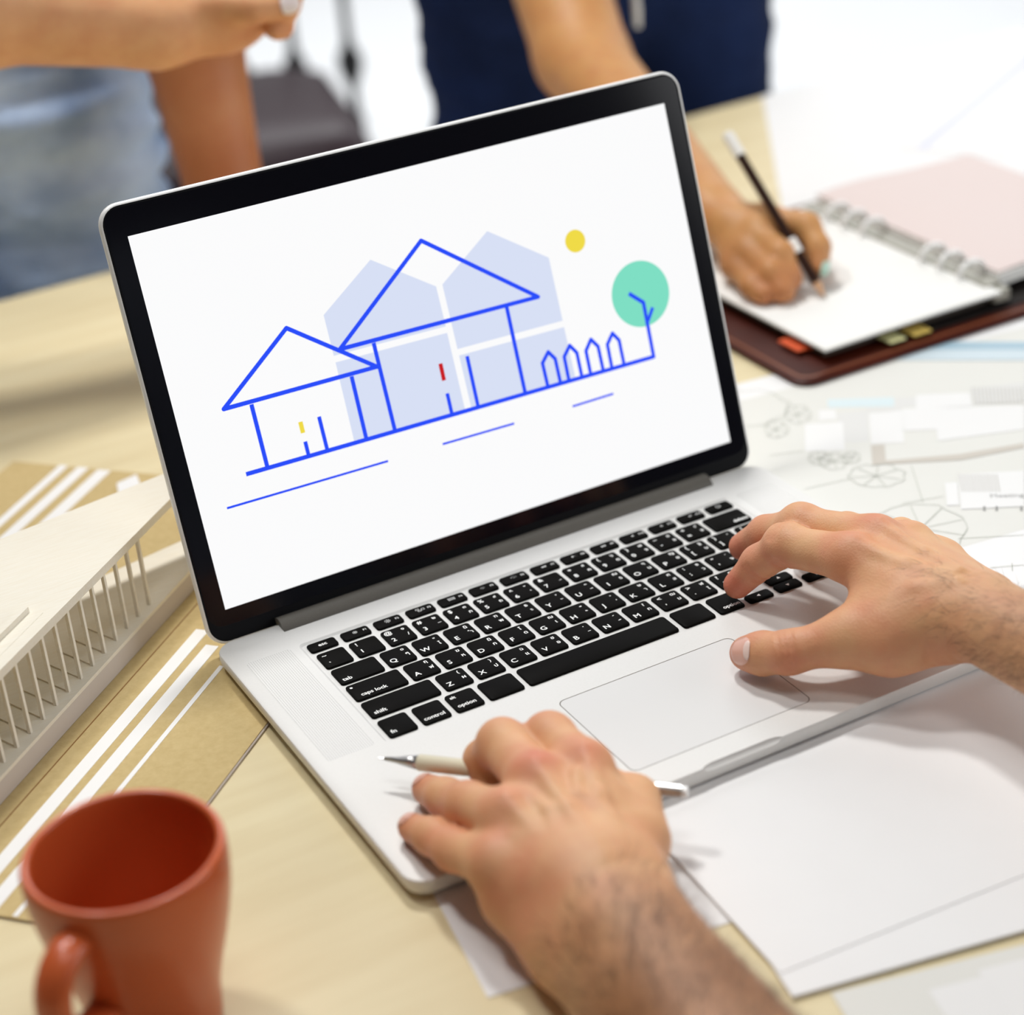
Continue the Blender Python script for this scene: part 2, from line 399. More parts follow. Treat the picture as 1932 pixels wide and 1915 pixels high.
# ------------------------------------------------------------------ table
tb = thing('work_table', 'large pale birch work table carrying the laptop and plans', 'table', (300, 100, -ZT))
ang = math.atan2(27, 770)
def farY(x): return 748 + (x + 122) * math.tan(ang)
mb = MB(); top = [(-900, -620), (1700, -620), (1700, farY(1700)), (-900, farY(-900))]
mb.loft([[(x, y, z) for x, y in top] for z in (TT - 28, TT - 2)] + [[(x + (3 if x < 0 else -3), y + (3 if y < 0 else -3), TT) for x, y in top]])
mb.build('table_top', wood, tb)
lg = MB().box((0, 0, 0), (60, 60, ZT + TT - 28)); lgm = None
for x, y in ((-840, -560), (1640, -560), (1640, 740), (-840, 660)):
    if lgm is None:
        o = MB().box((x, y, (-ZT + TT - 28) / 2), (60, 60, ZT + TT - 28)).build('leg', wood, tb); lgm = o
    else:
        me = lgm.data.copy(); o = bpy.data.objects.new('leg', lgm.data); COL.objects.link(o); o.parent = tb; o.location = ((x + 840) * .001, (y + 560) * .001, 0)

# ------------------------------------------------------------------ laptop
lap = thing('laptop', 'open silver aluminium laptop showing a blue house drawing on its screen', 'laptop', (0, 0, TT))
X0, X1, Y0, Y1 = -179.5, 179.5, -124.8, 122.4
mb = MB().loft(rslab(X0, X1, Y0, Y1, 12, [(11, -10.6), (5, -10.2), (1.6, -8.6), (.5, -6.5), (0, -3.5), (0, -1.0), (.35, -.3), (1.1, 0)], 8))
deck = mb.build('base_body', alu, lap)
well = MB().loft(rslab(-140.4, 140.4, -16.2, 95.8, 3.5, [(1.5, -1.0), (0, .02), (0, 4)], 5)).build('cut1', alu, lap)
padcut = MB().loft(rslab(-52.92, 52.92, -107.82, -34.28, 4.2, [(0, -.7), (0, 4)], 6)).build('cut2', alu, lap)
notch = MB().tube([(-17, -125.6, .6), (-1, -125.6, .6), (15.5, -125.6, .6)], 1, 8)
nv = []
for i, (x, r) in enumerate(((-25, .6), (-24, 2.4), (-21.5, 3.8), (-18, 4.4), (16, 4.4), (19.5, 3.8), (22, 2.4), (23, .6))):
    nv.append([(x, -126.4 + r * math.cos(a), .6 + r * .8 * math.sin(a)) for a in np.linspace(0, 2 * math.pi, 14, endpoint=False)])
notch = MB().loft(nv).build('cut3', alu, lap)
hcut = MB().box((.8, 121, -2), (283, 16.4, 11)).build('cut4', alu, lap)
boolean(deck, [well, padcut, notch, hcut]); smooth_angle(deck, 30)
for x, y in ((-150, -100), (150, -100), (-138, 40), (150, 98)):
    MB().lathe([(7, -12.5), (8, -12.1), (8, -10.4)], (x, y, 0), 20).build('rubber_foot', black_rubber, lap)
MB().loft(rslab(-52.55, 52.55, -107.45, -34.65, 4, [(0, -.69), (0, -.1), (.15, -.02)], 6)).build('trackpad', pad_m, lap, label='flat silver trackpad')
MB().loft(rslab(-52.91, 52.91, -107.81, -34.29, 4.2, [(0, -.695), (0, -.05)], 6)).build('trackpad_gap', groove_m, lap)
# speaker grilles: rows of fine holes
gm = bpy.data.materials.new('perforated_aluminium'); gm.use_nodes = True; nt = gm.node_tree; p = nt.nodes['Principled BSDF']
p.inputs['Metallic'].default_value = .25; p.inputs['Roughness'].default_value = .5
tc = nt.nodes.new('ShaderNodeTexCoord'); vm = nt.nodes.new('ShaderNodeVectorMath'); vm.operation = 'SCALE'; vm.inputs[3].default_value = 1000 / 1.25
fr = nt.nodes.new('ShaderNodeVectorMath'); fr.operation = 'FRACTION'; sb = nt.nodes.new('ShaderNodeVectorMath'); sb.operation = 'SUBTRACT'; sb.inputs[1].default_value = (.5, .5, 0)
mu = nt.nodes.new('ShaderNodeVectorMath'); mu.operation = 'MULTIPLY'; mu.inputs[1].default_value = (1, 1, 0)
ln = nt.nodes.new('ShaderNodeVectorMath'); ln.operation = 'LENGTH'; lt = nt.nodes.new('ShaderNodeMath'); lt.operation = 'LESS_THAN'; lt.inputs[1].default_value = .24
mx = nt.nodes.new('ShaderNodeMix'); mx.data_type = 'RGBA'; mx.inputs[6].default_value = (.74, .735, .715, 1); mx.inputs[7].default_value = (.40, .39, .37, 1)
L = nt.links.new
L(tc.outputs['Object'], vm.inputs[0]); L(vm.outputs[0], fr.inputs[0]); L(fr.outputs[0], sb.inputs[0]); L(sb.outputs[0], mu.inputs[0]); L(mu.outputs[0], ln.inputs[0]); L(ln.outputs['Value'], lt.inputs[0]); L(lt.outputs[0], mx.inputs[0]); L(mx.outputs[2], p.inputs['Base Color'])
for sx in (-1, 1):
    MB().loft([[(x, y, z) for x, y in rrect(*sorted((sx * 171, sx * 145.3)), -14, 95, 2, 3)] for z in (-.2, .03)]).build('speaker_grille', gm, lap)
# keys
KM = {}
def key(x0, x1, y0, y1, marks=()):
    w, h = x1 - x0, y1 - y0; kk = (round(w, 1), round(h, 1))
    cx, cy = (x0 + x1) / 2, (y0 + y1) / 2
    if kk not in KM:
        o = MB().loft([[(a + cx, b + cy, z) for a, b in rrect(-w / 2 + i, w / 2 - i, -h / 2 + i, h / 2 - i, 1.7, 3)] for i, z in ((.0, -.9), (0, -.1), (.12, .25), (.55, .5))]).build('key', key_m, lap)
        # recentre so that copies can share the mesh
        me = o.data; d = Vector((cx * .001, cy * .001, 0)); 
        for v in me.vertices: v.co -= d
        o.location = d; KM[kk] = me; smooth_angle(o, 40); OFF[o.name] = OFF[lap.name] + np.array(d)
    else:
        o = bpy.data.objects.new('key', KM[kk]); COL.objects.link(o); o.parent = lap; o.location = (cx * .001, cy * .001, 0)
        OFF[o.name] = OFF[lap.name] + np.array([cx * .001, cy * .001, 0])
    if marks:
        mb = MB()
        for t, dx, dy, sz in marks: 
            if callable(t): t(mb, cx + dx, cy + dy, sz)
            else: add_text(mb, t, cx + dx, cy + dy, .56, sz, bold=.11 if sz > 2.5 else .05)
        if mb.v: mb.build('legend', legend_m, o)
    return o
U = 19.05; ROW = [72.0, 53.2, 34.4, 15.5]
def rowkeys(r, start, keys):
    x = (start - 7.25) * U
    for wd_, mk in keys:
        key(x + 1.52, x + wd_ * U - 1.52, ROW[r] - 7.95, ROW[r] + 7.95, mk); x += wd_ * U
def num(a, b, c='', d=''):
    m_ = [(a, -4.6, 4.0, 4.6), (b, -4.4, -3.4, 4.8)]
    if c: m_.append((c, 4.2, 4.0, 3.6))
    if d: m_.append((d, 5.0, -2.0, 3.8))
    return (1, m_)
def let(a, c, d): return (1, [(a, -4.3, -3.6, 5.2), (c, 4.2, 4.0, 3.7), (d, 4.9, -1.6, 3.9)])
rowkeys(0, 0, [num('~', '`'), num('!', '1'), num('@', '2', '๑', '/'), num('#', '3', '๒', '_'), num('$', '4', '๓', 'ภ'), num('%', '5', '๔', 'ถ'), num('^', '6', 'ู', 'ุ'), num('&', '7', '', 'ึ'), num('*', '8', '๕', 'ค'), num('(', '9', '๖', 'ต'), num(')', '0', '๗', 'จ'), num('_', '-', '๘', 'ข'), num('+', '=', '๙', 'ช'), (1.5, [('delete', 6.5, -4.4, 3.9)])])
rowkeys(1, 0, [(1.5, [('tab', -8.2, -4.4, 4.3)])] + [let(*q) for q in (('Q', '๐', 'ๆ'), ('W', '"', 'ไ'), ('E', 'ฎ', 'ำ'), ('R', 'ฑ', 'พ'), ('T', 'ธ', 'ะ'), ('Y', 'ํ', 'ั'), ('U', '๊', 'ี'), ('I', 'ณ', 'ร'), ('O', 'ฯ', 'น'), ('P', 'ญ', 'ย'))] + [num('{', '[', 'ฐ', 'บ'), num('}', ']', ',', 'ล'), num('|', '\\', 'ฅ', 'ฃ')])
def led(mb, x, y, s): mb.add([(x + s * math.cos(a), y + s * math.sin(a), .53) for a in np.linspace(0, 6.283, 12, endpoint=False)], [tuple(range(12))])
rowkeys(2, 0, [(1.75, [('caps lock', -3.6, -4.5, 4.0), (led, -12.8, 4.6, .8)])] + [let(*q) for q in (('A', 'ฤ', 'ฟ'), ('S', 'ฆ', 'ห'), ('D', 'ฏ', 'ก'), ('F', 'โ', 'ด'), ('G', 'ฌ', 'เ'), ('H', '็', '้'), ('J', '๋', '่'), ('K', 'ษ', 'า'), ('L', 'ศ', 'ส'))] + [num(':', ';', 'ซ', 'ว'), num('"', "'", '.', 'ง'), (1.75, [('return', 7, -4.5, 4.0)])])
rowkeys(3, 0, [(2.25, [('shift', -14.0, -4.5, 4.2)])] + [let(*q) for q in (('Z', '(', 'ผ'), ('X', ')', 'ป'), ('C', 'ฉ', 'แ'), ('V', 'ฮ', 'อ'), ('B', 'ฺ', 'ิ'), ('N', '์', 'ื'), ('M', '?', 'ท'))] + [num('<', ',', 'ฒ', 'ม'), num('>', '.', 'ฬ', 'ใ'), num('?', '/', 'ฦ', 'ฝ'), (2.25, [('shift', 14, -4.5, 4.2)])])
for x0, x1, mk in ((-136.6, -120.6, [('fn', -4.5, -4.6, 4.2)]), (-117.3, -101.5, [('control', -.6, -4.6, 4.0)]), (-98.3, -82.4, [('alt', -4.6, 4.6, 3.2), ('option', -.8, -4.6, 4.0)]), (-79.2, -59, ()), (-55.9, 35.5, ()), (38.9, 59.1, ()), (62.3, 78.1, [('option', 1.2, -4.6, 4.0)])):
    key(x0, x1, -13.3, 3.7, mk)
def tri(a):
    def f(mb, x, y, s): mb.add([(x + s * math.cos(a + k), y + s * math.sin(a + k), .53) for k in (0, 2.1, 4.19)], [(0, 1, 2)])
    return f
key(81.4, 97.2, -13.3, -5.3, [(tri(math.pi), 0, 0, 1.3)]); key(100.6, 116.4, -13.3, -5.3, [(tri(-math.pi / 2), 0, 0, 1.3)])
key(100.6, 116.4, -4.4, 3.7, [(tri(math.pi / 2), 0, 0, 1.3)]); key(119.8, 136.6, -13.3, -5.3, [(tri(0), 0, 0, 1.3)])
# function row
def rect(mb, x, y, w, h, t=.25):
    for dx, dy, a, b in ((0, h / 2, w, t), (0, -h / 2, w, t), (w / 2, 0, t, h), (-w / 2, 0, t, h)):
        mb.add([(x + dx - a / 2, y + dy - b / 2, .53), (x + dx + a / 2, y + dy - b / 2, .53), (x + dx + a / 2, y + dy + b / 2, .53), (x + dx - a / 2, y + dy + b / 2, .53)], [(0, 1, 2, 3)])
def sun(r):
    def f(mb, x, y, s):
        for k in range(8):
            a = k * math.pi / 4; c, s_ = math.cos(a), math.sin(a); r0, r1, w = r * .55, r, .17
            mb.add([(x + c * r0 - s_ * w, y + s_ * r0 + c * w, .53), (x + c * r0 + s_ * w, y + s_ * r0 - c * w, .53), (x + c * r1 + s_ * w, y + s_ * r1 - c * w, .53), (x + c * r1 - s_ * w, y + s_ * r1 + c * w, .53)], [(0, 1, 2, 3)])
        rect(mb, x, y, r * .5, r * .5, .25)
    return f
def mission(mb, x, y, s): rect(mb, x - 1.2, y + .9, 1.8, 1.1); rect(mb, x - .4, y - .9, 1.8, 1.1); rect(mb, x + 1.9, y, 1.6, 1.6)
def launch(mb, x, y, s):
    for i in (-1, 0, 1):
        for j in (-.7, .7): rect(mb, x + i * 1.5, y + j, .9, .9)
def kbl(r):
    def f(mb, x, y, s):
        rect(mb, x, y - .6, 1.2, .05)
        for k in range(5):
            a = math.pi * (k + .5) / 5; led(mb, x + r * math.cos(a), y - .6 + r * math.sin(a), .2)
    return f
def arrows(*a):
    def f(mb, x, y, s):
        for i, q in enumerate(a):
            if q is None: 
                for d in (-.3, .3): rect(mb, x + 1.3 + d, y, .02, 1.5, .3)
            else: tri(q)(mb, x + (i - .5) * 1.6, y, 1.0)
    return f
def spk(n):
    def f(mb, x, y, s):
        tri(math.pi)(mb, x, y, 1.0)
        for k in range(n): rect(mb, x + 1.2 + .6 * k, y, .02, .8 + .6 * k, .2)
    return f
def power(mb, x, y, s):
    for k in range(14):
        a0 = math.radians(115 + k * 310 / 14); led(mb, x + 1.3 * math.cos(a0), y + 1.3 * math.sin(a0), .24)
    rect(mb, x, y + 1, .02, 1.3, .3)
FR = [('esc', None)] + [(None, g) for g in (sun(1.4), sun(1.8), mission, launch, kbl(1.3), kbl(1.7), arrows(math.pi, math.pi), arrows(0, None), arrows(0, 0), spk(0), spk(1), spk(2), power)]
for i, (t, g) in enumerate(FR):
    c = -128.8 + i * 19.81
    mk = [('esc', 0, -.3, 3.9)] if t else [(g, -.3, .4, 1)] + ([('F%d' % i, 5.4, .2, 2.3)] if i < 13 else [])
    key(c - 8.2, c + 8.2, 83.6, 92.2, mk)
# hinge cover
mb = MB(); prof = [(121 + 8.2 * math.cos(a), -4.2 + 8.2 * math.sin(a)) for a in np.linspace(0, 2 * math.pi, 28, endpoint=False)]
mb.loft([[(x, y, z) for y, z in prof] for x in (-140.6, 142.2)]); smooth_angle(mb.build('hinge_cover', hinge_m, lap, label='dark grey cylindrical hinge cover'), 50)
# lid (local: u across, v up the lid, w towards the viewer)
LA = math.radians(73.441); LC, LS = math.cos(LA), math.sin(LA)
def lid(u, v, w): return (u, 130.0 + v * LC - w * LS, 15.1 + v * LS + w * LC)
def lidrings(prof, x0=-179.6, x1=179.6, v0=-19.2, v1=226.3, r=12): return [[lid(a, b, z) for a, b in rrect(x0 + i, x1 - i, v0 + i, v1 - i, max(r - i, .1), 8)] for i, z in prof]
sh = MB().loft(lidrings([(7, -6.2), (3, -5.9), (.8, -4.6), (0, -3), (0, -1.5), (.3, -.7), (.9, -.2), (1.6, -.05), (1.7, -.9)])).build('lid_shell', alu_rim, lap); smooth_angle(sh, 40)
gk = MB().loft(lidrings([(1.65, -1.2), (1.65, -.1), (2.0, .05), (2.6, .0)], r=12)).build('gasket', black_rubber, lap); smooth_angle(gk, 50)
bz = MB().loft(lidrings([(2.7, -.6), (2.7, -.02), (2.9, .06)], v0=-11.6, r=11)).build('screen_bezel', black_glass, lap, label='glossy black screen bezel')
SWW, SH = 332.86 / 2, 332.86 / 1.6
scr = MB().loft([[lid(a, b, z) for a, b in ((-SWW, 0), (SWW, 0), (SWW, SH), (-SWW, SH))] for z in (.0, .1)]).build('screen', emis('screen_white', (.97, .97, .975, 1), 1.0), lap, label='lit white screen with a line drawing of houses')
# drawing, in lid coordinates measured on the screen plane
DR = [('pale_block', 'pale', 'poly', [[(-71.1, 141.1), (-36.8, 163.8), (-1.8, 139.8), (-1.4, 116.5), (-70.9, 117.9)], [(2.2, 139.9), (36.5, 162.4), (71.2, 138.5), (71.5, 100.9), (2.5, 102.2)], [(-70.8, 114.1), (-1.5, 112.8), (-1.2, 67.7), (-71.0, 68.9)], [(2.6, 98.4), (71.5, 97.1), (71.9, 65.7), (2.8, 67.3)]]), ('tree_crown', 'teal', 'disc', ((125.6, 103.2), 19.6, 19.6)), ('sun_disc', 'yellow', 'disc', ((90.2, 143.7), 6.6, 6.6)), ('yellow_window', 'yellow', 'line', [([(-98.9, 87.9), (-98.9, 81.5)], 2.6, False, False)]), ('red_window', 'red', 'line', [([(-9.8, 97.0), (-9.9, 87.1)], 2.5, False, False)]), ('ground_stroke', 'blue', 'line', [([(-151.3, 53.8), (-54.1, 52.2)], 1.25, False, False), ([(-19.5, 52.1), (27.0, 51.2)], 1.25, False, False), ([(66.1, 50.5), (94.2, 50.5)], 1.25, False, False)]), ('small_house_outline', 'blue', 'line', [([(-139.3, 106.5), (-93.8, 139.7), (-47.6, 105.4)], 2.45, True, True), ([(-123.6, 104.8), (-123.5, 68.2)], 2.45, False, False), ([(-63.6, 104.2), (-63.7, 68.0)], 2.45, False, False), ([(-87.7, 87.7), (-87.6, 68.7)], 2.3, False, False), ([(-98.9, 76.6), (-98.9, 69.3)], 2.3, False, False)]), ('large_house_outline', 'blue', 'line', [([(-66.6, 120.5), (-4.6, 166.8), (59.2, 118.3)], 2.45, True, True), ([(-46.3, 118.8), (-45.9, 67.8)], 2.45, False, False), ([(38.2, 118.4), (38.0, 66.6)], 2.45, False, False), ([(7.3, 96.8), (7.1, 66.7)], 2.3, False, False), ([(-9.8, 79.5), (-9.8, 67.6)], 2.3, False, False)]), ('ground_and_tree_line', 'blue', 'line', [([(-136.2, 68.7), (125.7, 64.7), (126.2, 97.8), (117.8, 105.4)], 2.45, False, False), ([(126.7, 86.3), (131.7, 93.4)], 2.2, False, False)]), ('fence_picket', 'blue', 'line', [([(53.1, 66.6), (52.9, 80.4), (58.0, 85.7), (61.5, 80.7), (61.6, 66.2)], 2.3, False, False)]), ('fence_picket', 'blue', 'line', [([(67.3, 66.3), (67.5, 80.3), (72.5, 85.7), (76.1, 80.4), (76.1, 66.1)], 2.3, False, False)]), ('fence_picket', 'blue', 'line', [([(82.1, 65.8), (82.2, 79.9), (86.9, 85.6), (90.6, 80.4), (90.7, 66.0)], 2.3, False, False)]), ('fence_picket', 'blue', 'line', [([(96.7, 66.0), (96.9, 79.9), (101.7, 85.4), (105.1, 80.3), (105.1, 65.4)], 2.3, False, False)])]
SCOL = {'blue': emis('screen_blue', srgb(43, 79, 250)), 'pale': emis('screen_pale_blue', srgb(216, 224, 245)), 'teal': emis('screen_mint', srgb(127, 223, 196)), 'yellow': emis('screen_yellow', srgb(240, 219, 72)), 'red': emis('screen_red', srgb(201, 32, 38))}
def stroke(mb, pts, w, z, round_=True, closed=False):
    P = [np.array(q, float) for q in pts]; 
    if closed: P = P + [P[0]]
    for a, b in zip(P[:-1], P[1:]):
        d = b - a; d /= np.linalg.norm(d); n = np.array([-d[1], d[0]]) * w / 2
        mb.add([lid(*(q), z) for q in (a - n, b - n, b + n, a + n)], [(0, 1, 2, 3)])
    J = P if round_ else P[1:-1]
    for q in J: mb.add([lid(q[0] + w / 2 * math.cos(t), q[1] + w / 2 * math.sin(t), z + .004) for t in np.linspace(0, 2 * math.pi, 18, endpoint=False)], [tuple(range(18))])
zl = .13
DR = [(a_, b_, c_, [q_]) for a_, b_, c_, d_ in DR if c_ == 'poly' or a_ == 'ground_stroke' for q_ in d_] + [q_ for q_ in DR if not (q_[2] == 'poly' or q_[0] == 'ground_stroke')]
for nm, colr, kind, data in DR:
    mb = MB()
    if kind == 'poly':
        for q in data: mb.poly([lid(u, v, zl) for u, v in q])
    elif kind == 'disc':
        (u, v), a, b = data; mb.poly([lid(u + a * math.cos(t), v + b * math.sin(t), zl) for t in np.linspace(0, 2 * math.pi, 64, endpoint=False)])
    else:
        for pts, w, rd, cl in data: stroke(mb, pts, w, zl, rd, cl)
    mb.build(nm, SCOL[colr], scr); zl += .012

# ------------------------------------------------------------------ flat sheets on the table
def rot2(x, y, a): c, s = math.cos(a), math.sin(a); return (x * c - y * s, x * s + y * c)
def sheet(name, corner, ang_deg, w, h, z0, z1, material, label, cat, group=None, thing_=False):
    """corner = front-left corner, rotated by ang"""
    a = math.radians(ang_deg); P = [rot2(x, y, a) for x, y in ((0, 0), (w, 0), (w, h), (0, h))]
    P = [(x + corner[0], y + corner[1]) for x, y in P]
    mb = MB().loft([[(x, y, z) for x, y in P] for z in (z0, z1)])
    if thing_:
        t = thing(name, label, cat, ((P[0][0] + P[2][0]) / 2, (P[0][1] + P[2][1]) / 2, z0), group); mb.build('paper', material, t); return t
    return tag(mb.build(name, material), label, cat, group)
sheet('paper_sheet', (-179.6, -193.9), -9.0, 210, 297, TT + .05, TT + .55, paper, 'white paper sheet poking out under the front left laptop corner', 'paper')
sheet('paper_sheet', (-74.5, -266.0), -11.5, 420, 250, TT + 1.2, TT + 2.2, paper, 'white paper sheet beneath the topmost sheet in front of the laptop', 'paper')
sheet('paper_sheet', (-70.7, -252.0), -3.6, 420, 190, TT + 2.3, TT + 2.6, paper, 'topmost blank white sheet in front of the laptop under the right forearm', 'paper')
ink_grey = mat('grey_print', (.62, .61, .58, 1), .8); ink_lt = mat('pale_grey_print', (.735, .735, .72, 1), .8); ink_white = mat('white_print', (.83, .83, .825, 1), .8)
ink_brown = mat('taupe_print', (.60, .56, .50, 1), .8); ink_blue = mat('pale_blue_print', (.68, .79, .82, 1), .8); ink_line = mat('fine_green_grey_print', (.50, .52, .46, 1), .8); ink_dark = mat('dark_print', (.30, .30, .29, 1), .8)
ink_lav = mat('lavender_print', (.70, .72, .86, 1), .8)
# plan in the near right corner
t = sheet('plan_drawing', (-61, -279.5), -14, 300, 120, TT + .3, TT + .7, paper_cream, 'pale plan drawing half under the papers at the near right corner', 'drawing', thing_=True)
# shift it so that only its far strip shows
a = math.radians(-14)
t.location = np.array(t.location) + np.array([*(np.array(rot2(0, -112, a)) * .001), 0])
def plan_pt(o, u, v, z):   # local plan coordinates -> builder mm
    q = rot2(u, v, a); return (q[0] - 61 + rot2(0, -112, a)[0], q[1] - 279.5 + rot2(0, -112, a)[1], z)
OFF[t.name] = np.array(t.location)
for i_, ((u0, u1, v0, v1), mm) in enumerate((((38, 62, 20, 108), ink_white), ((62, 130, 62, 112), ink_white), ((62, 66, 20, 62), ink_lt), ((66, 130, 56, 60), ink_grey), ((80, 140, 5, 50), ink_lt))):
    MB().poly([plan_pt(t, u, v, TT + .75 + .04 * i_) for u, v in ((u0, v0), (u1, v0), (u1, v1), (u0, v1))]).build('printed_area', mm, t)

# large site plan on the right
plan = thing('site_plan', 'large cream site plan with trees and building outlines right of the laptop', 'drawing', (330, 60, TT + .3))
PZ = TT + .65
mb = MB().loft([[(x, y, z) for x, y in ((150, -118), (640, -175), (690, 196), (200, 250))] for z in (TT + .1, TT + .6)]); mb.build('paper', paper, plan)
MB().poly([(x, y, PZ) for x, y in ((160, -10), (640, -66), (676, 172), (195, 226))]).build('print_ground', paper_cream, plan)
def area2(pts, mm, z=PZ + .05, nm='printed_area'): return MB().poly([(x, y, z) for x, y in pts]).build(nm, mm, plan)
ink_text = mat("grey_lettering", (.42, .42, .41, 1), .8)
area2([(274.3, 166.1), (292.5, 157.3), (265.8, 121.5), (251.6, 129.9)], ink_lt, PZ + 0.030)
area2([(318.2, 161.0), (329.3, 153.7), (320.6, 143.0), (309.2, 149.7)], ink_lt, PZ + 0.050)
area2([(293.8, 160.5), (312.8, 148.3), (309.1, 143.6), (291.1, 155.6)], ink_lt, PZ + 0.070)
area2([(282.1, 186.8), (318.1, 162.5), (309.9, 151.4), (275.1, 176.7)], ink_blue, PZ + 0.090)
area2([(248.3, 165.9), (269.4, 153.4), (246.4, 120.9), (225.8, 134.4)], ink_white, PZ + 0.110)
area2([(267.6, 177.0), (276.8, 171.1), (269.0, 159.2), (258.9, 164.4)], ink_white, PZ + 0.130)
area2([(290.5, 153.3), (310.1, 143.4), (281.7, 106.4), (264.4, 117.4)], ink_white, PZ + 0.150)
area2([(331.4, 156.3), (360.9, 137.2), (349.4, 120.7), (318.1, 139.9)], ink_white, PZ + 0.170)
area2([(311.5, 145.1), (375.6, 101.4), (355.0, 78.1), (292.1, 119.4)], ink_white, PZ + 0.190)
area2([(310.6, 110.3), (356.4, 79.7), (351.9, 74.7), (299.8, 95.0)], ink_white, PZ + 0.210)
area2([(365.3, 142.3), (398.6, 127.4), (379.2, 105.5), (351.5, 121.8)], ink_lt, PZ + 0.230)
area2([(263.1, 115.8), (270.2, 111.5), (257.2, 93.6), (247.1, 93.8)], ink_brown, PZ + 0.250)
area2([(257.2, 93.6), (299.1, 72.4), (293.7, 66.1), (247.1, 93.8)], ink_brown, PZ + 0.270)
area2([(299.1, 72.4), (339.2, 60.4), (334.8, 55.4), (293.7, 66.1)], ink_brown, PZ + 0.290)
area2([(266.5, 48.5), (272.9, 44.7), (255.4, 21.9), (249.1, 25.6)], ink_white, PZ + 0.310)
area2([(280.0, 52.5), (314.2, 32.2), (283.9, -2.0), (252.6, 17.2)], ink_white, PZ + 0.330)
def inkline(nm, L, w, mm, z=PZ + .40):
    mb = MB()
    for pts in L:
        for p0, p1 in zip(pts[:-1], pts[1:]):
            p0, p1 = np.array(p0), np.array(p1); d = p1 - p0; n_ = np.array([-d[1], d[0]]) / (np.linalg.norm(d) + 1e-6) * w / 2
            mb.poly([(*q, z) for q in (p0 - n_, p1 - n_, p1 + n_, p0 + n_)])
    o = mb.build(nm, mm, plan); o['kind'] = 'stuff'; return o
